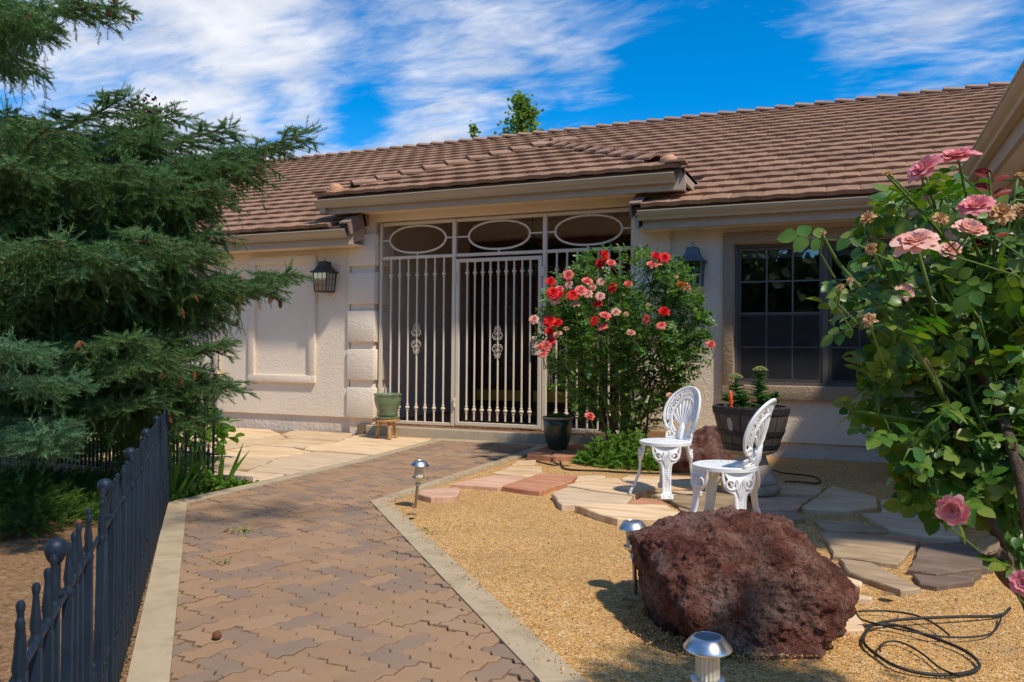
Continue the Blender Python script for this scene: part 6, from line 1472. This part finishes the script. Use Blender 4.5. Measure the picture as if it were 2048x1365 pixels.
# ------------------------------------------------------------------ juniper, iris, weeds, shrubs behind the fence
jn = thing('juniper_shrub', 'low spreading dark green juniper behind the picket fence', 'shrub', (-5.25, 3.65, -.03))
n = 5200; an = RNG.uniform(0, 6.28, n); q = np.sqrt(RNG.random(n)); x = .74 * q * np.cos(an); y = .85 * q * np.sin(an)
hz = np.array([.26 * (1 - a * .8) + .10 * mn.noise(Vector((b * 3, c * 3, 1))) for a, b, c in zip(q ** 3, x, y)]); pos = np.column_stack([x, y, np.maximum(.01, hz * RNG.uniform(.35, 1, n))])
dr = np.column_stack([np.cos(an), np.sin(an), RNG.uniform(.2, .9, n)]) + RNG.normal(0, .5, (n, 3)); V, F = scatter(STs[0][0] * [.85, 1, .85], STs[0][1], pos, dr, RNG.normal(size=(n, 3)), RNG.uniform(.06, .12, n)); npobj('foliage', V, F, M['juniper'], jn)
MB().tube([(0, 0, 0), (.2, .1, .1), (.5, .2, .14)], .015, 6).build('stem', M['bark'], jn)
def blade_mesh(L_, w_, bend, seed):
    r_ = random.Random(seed); mb = MB(); n = 7
    for i in range(n + 1):
        u = i / n; ww_ = w_ * (1 - u ** 2.2) + .0008; y = bend * u * u * L_; z = L_ * u * (1 - .25 * bend * u)
        mb.v += [(-ww_, y, z), (0, y - .004 * (1 - u), z), (ww_, y, z)]
        if i: a = 3 * i; mb.f += [(a - 3, a - 2, a + 1, a), (a - 2, a - 1, a + 2, a + 1)]
    return mb
def iris(label, loc, nb, h, seed):
    t = thing('iris_plant', label, 'iris', loc, 0, 'iris clumps beside the fence end'); r_ = random.Random(seed)
    for k in range(nb):
        a = -.9 + 1.8 * k / max(1, nb - 1) + r_.gauss(0, .1)
        o = blade_mesh(h * r_.uniform(.65, 1.1), .017 * r_.uniform(.8, 1.1), r_.uniform(.02, .35), k).build('leaf', M['iris'], t, True)
        o.rotation_euler = (r_.gauss(0, .12), a * .55, r_.uniform(-.5, .5) + .3); o.location = (.025 * (k - nb / 2) / nb * 3, r_.gauss(0, .02), 0)
    return t
iris('iris clump with one long blade arching over the log at the patio edge', (-4.70, 5.10, -.02), 7, .38, 1)
iris('yellowing iris clump against the end of the picket fence', (-4.86, 4.72, -.02), 10, .36, 2)
iris('small iris clump between the patio stones and the yellowing clump', (-4.98, 5.12, -.02), 6, .30, 3)
iris('yellow green iris clump in front of the weeds at the kerb corner', (-4.66, 4.58, -.02), 9, .30, 4)
iris('tall pale iris clump behind the weeds by the fence end post', (-5.12, 4.98, -.02), 9, .40, 5)
n = 4200; pos = np.column_stack([RNG.uniform(-5.1, -4.56, n), RNG.uniform(4.40, 5.36, n), np.zeros(n)])
keep = (pos[:, 0] < -4.51 - .03 * (pos[:, 1] - 4.4)) & (RNG.random(n) < .55 + .45 * np.sin(pos[:, 0] * 17 + pos[:, 1] * 9)); pos = pos[keep]; n = len(pos); pos[:, 2] = -.03 + RNG.uniform(.01, .15, n) * (.6 + .4 * np.sin(pos[:, 1] * 8))
V, F = scatter(LT * [.7, 1, 1], LF, pos, RNG.normal(size=(n, 3)) * [1, 1, .6] + [0, 0, .3], RNG.normal(0, .5, (n, 3)) + [0, 0, 1], RNG.uniform(.025, .06, n))
tag(npobj('weeds', V, F, M['weed'], None, True), 'green weeds and low leaves crowding the bed around the irises', 'weeds', kind='stuff')
lg = thing('edging_log', 'short weathered log edging the patio beside the iris', 'log', (-4.80, 5.27, .01), .35)
MB().tube([(-.25, 0, 0), (0, .005, .004), (.22, 0, 0)], [.036, .038, .035], 12).build('bark', M['log'], lg, 'all')
MB().lathe([(.001, .223), (.034, .222)], 12, caps=False).xf(Matrix.Rotation(math.pi / 2, 4, 'Y')).build('cut_end', M['flag_pink'], lg)
for lab, lx, ly, s_ in (('broad leaved green shrub behind the far picket fence', -6.1, 6.0, .55), ('second broad leaved green shrub nearer the patio wall', -7.6, 6.3, .6)):
    t = thing('leafy_shrub', lab, 'shrub', (lx, ly, -.03)); n = 420; v = unit(RNG.normal(size=(n, 3))); pos = v * RNG.uniform(.5, 1, (n, 1)) * [s_, s_, s_ * .65] + [0, 0, s_ * .5]; pos[:, 2] = np.maximum(pos[:, 2], .02)
    V, F = scatter(LT, LF, pos, v + RNG.normal(0, .6, (n, 3)), RNG.normal(0, .5, (n, 3)) + [0, 0, 1], RNG.uniform(.07, .13, n)); npobj('foliage', V, F, M['weed'], t, True)
    st_ = MB()
    for k in range(7): a = k * .9; st_.tube([(0, 0, 0), (.2 * math.cos(a), .2 * math.sin(a), .3)], [.012, .006], 5)
    st_.build('stems', M['cane'], t)
# small weeds, cones and dead leaves on the paving
def weedlet(label, x, y, k, s_):
    o = thing('small_weed', label, 'weed', (x, y, 0)); n = k; V, F = scatter(LT * [.7, 1, 1], LF, np.column_stack([RNG.normal(0, s_, n), RNG.normal(0, s_ * .5, n), RNG.uniform(.003, .03, n)]), RNG.normal(size=(n, 3)) * [1, 1, .3], RNG.normal(0, .3, (n, 3)) + [0, 0, 1], RNG.uniform(.012, .022, n)); npobj('leaves', V, F, M['weed'], o, True)
weedlet('low weed with dead litter growing in the paver joints near the fence', -3.40, 3.86, 46, .07); weedlet('thin upright weed sprouting from a paver joint below the larger weed', -2.97, 3.24, 16, .04); weedlet('tiny weed in the gravel along the right kerb', -2.38, 4.33, 22, .03); weedlet('tiny weed between pavers near the kerb corner', -3.35, 6.1, 8, .02)
for lab, x, y in (('fallen spruce cone lying on the pavers in the foreground', -2.197, 2.397), ('fallen spruce cone beside the left kerb', -4.42, 3.60)):
    t = thing('fallen_cone', lab, 'cone', (x, y, .018)); o = link('scales', CN, t); o.rotation_euler = (math.pi / 2, 0, .7); o.scale = (.95, .95, .5); o.location = (0, -.02, 0)
def dead_leaf(lab, x, y, s_):
    o = npobj('dead_leaf', *scatter(LT, LF, np.array([(0, 0, .012)]), np.array([(1, .4, .1)]), np.array([(.2, .1, 1.)]), np.array([s_])), M['litter'], None, True); o.location = (x, y, 0); tag(o, lab, 'leaf')
dead_leaf('dry curled leaf on the gravel by the leaning path light', -2.72, 4.66, .08); dead_leaf('dry brown leaf on the gravel in front of the boulder shadow', -.93, 3.45, .06); dead_leaf('dark dead leaf on gravel between the boulder and the drip hose', .13, 4.02, .07)
n = 1500; pos = np.column_stack([RNG.uniform(-4.6, -1.2, n), np.zeros(n), np.full(n, .0)]); u = RNG.random(n); pos[:, 0] = -1.2 - 3.1 * u; pos[:, 1] = 1.06 + 3.25 * u - RNG.gamma(2, .05, n) + .02; pos[:, 2] = -.03
V, F = scatter(LT * [.3, 1, 1], LF, pos, RNG.normal(size=(n, 3)) * [1, 1, .2], RNG.normal(0, .2, (n, 3)) + [0, 0, 1], RNG.uniform(.012, .035, n)); tag(npobj('leaf_litter', V, F, M['litter']), 'dry needles and leaf litter along the foot of the fence', 'litter', kind='stuff')

# ------------------------------------------------------------------ trees behind the house and across the garden
def tree(name, lab, loc, H_, crown, nleaf, lsz, mat, seed, trunk_r=.16):
    t = thing(name, lab, 'tree', loc); r_ = random.Random(seed); tk = MB(); tk.tube([(0, 0, 0), (.05, 0, H_ * .4), (-.05, .05, H_ * .75), (0, 0, H_ * .98)], [trunk_r, trunk_r * .75, trunk_r * .4, .012], 8); pos = []; 
    for k in range(26):
        z = H_ * r_.uniform(*crown[2]); a = r_.uniform(0, 6.28); L_ = crown[0] * (1.05 - (z / H_) ** 3) * r_.uniform(.5, 1); tip = Vector((L_ * math.cos(a), L_ * math.sin(a), z + L_ * crown[1])); b0 = Vector((0, 0, z)); tk.tube([b0, b0.lerp(tip, .5) + Vector((0, 0, -.1 * L_)), tip], [.03, .02, .006], 5)
        for _ in range(int(nleaf / 26)): u = r_.uniform(.25, 1.05); pos.append(b0.lerp(tip, u) + Vector((r_.gauss(0, .16), r_.gauss(0, .16), r_.gauss(0, .18))) * (crown[0] / 1.4))
    tk.build('trunk', M['bark'], t, 'all'); pos = np.array(pos); n = len(pos); V, F = scatter(LT, LF, pos, RNG.normal(size=(n, 3)) - [0, 0, .3], RNG.normal(size=(n, 3)) + [0, 0, .5], RNG.uniform(.7, 1.2, n) * lsz); npobj('crown', V, F, M[mat], t, True)
    return t
tree('poplar_tree', 'leafy green tree top with whitish stem showing above the roof ridge', (-9.0, 21.9, 0), 8.75, (1.15, .9, (.45, .97)), 2600, .11, 'poplar', 3)
tree('poplar_tree', 'slender green tree top left of the larger one above the ridge', (-12.7, 26.5, 0), 9.6, (.55, 1.2, (.5, .97)), 900, .13, 'poplar', 5, .10)
tree('plum_tree', 'dark purple leaved tree behind the spruce boughs', (-14.3, 13.2, 0), 6.4, (1.4, .6, (.4, .97)), 2400, .08, 'plum', 9)
LABS = ('dark evergreen across the drive left of the others', 'dark evergreen across the drive, second along the row', 'tall dark evergreen across the drive in the middle of the row', 'dark evergreen across the drive, second from the end of the row', 'dark evergreen across the drive at the end of the row beyond the wing', 'smaller evergreen in front of the row across the drive', 'smaller bushy evergreen at the far end across the drive')
for i, (x, y, h, w_) in enumerate(((-9, -10, 5.5, 3), (-4.5, -12, 6.2, 3.4), (.5, -13, 5.0, 3.2), (5.5, -13, 5.6, 3.4), (11, -13, 6.0, 3.6), (-1.8, -10.5, 3.6, 2.6), (8, -11, 3.6, 2.8))):
    tree('evergreen_tree', LABS[i], (x, y, -.05), h, (w_, .12, (.06, .97)), 7000, .42, 'evergreen', 20 + i, .2)
# tree standing behind the viewer whose bough reaches over the path
gt_ = thing('garden_tree', 'leafy tree behind the viewer with a bough shading the path', 'tree', (-3.4, -2.2, -.05))
MB().tube([(0, 0, 0), (.05, .1, 1.5), (.1, .2, 3.2), (0, .1, 5.5)], [.14, .11, .08, .02], 8).build('trunk', M['bark'], gt_, 'all')
bt = [Vector(q) for q in ((.1, .2, 3.2), (.6, 1.8, 3.75), (1.2, 3.6, 3.95), (1.75, 5.0, 3.9), (2.05, 5.5, 3.75))]
MB().tube(bt, [.05, .035, .025, .012, .005], 6).build('bough', M['bark'], gt_, 'all')
lp_ = [bt[3].lerp(bt[4], random.uniform(-.2, 1.3)) + Vector((random.gauss(0, .16), random.gauss(0, .16), random.gauss(0, .12))) for _ in range(120)] + [Vector((random.gauss(0, .9), random.gauss(0, .9), random.uniform(3.4, 5.8))) for _ in range(1500)]
n = len(lp_); V, F = scatter(LT, LF, np.array([q[:] for q in lp_]), RNG.normal(size=(n, 3)), RNG.normal(0, .6, (n, 3)) + [0, 0, 1], RNG.uniform(.07, .11, n)); npobj('crown', V, F, M['poplar'], gt_, True)
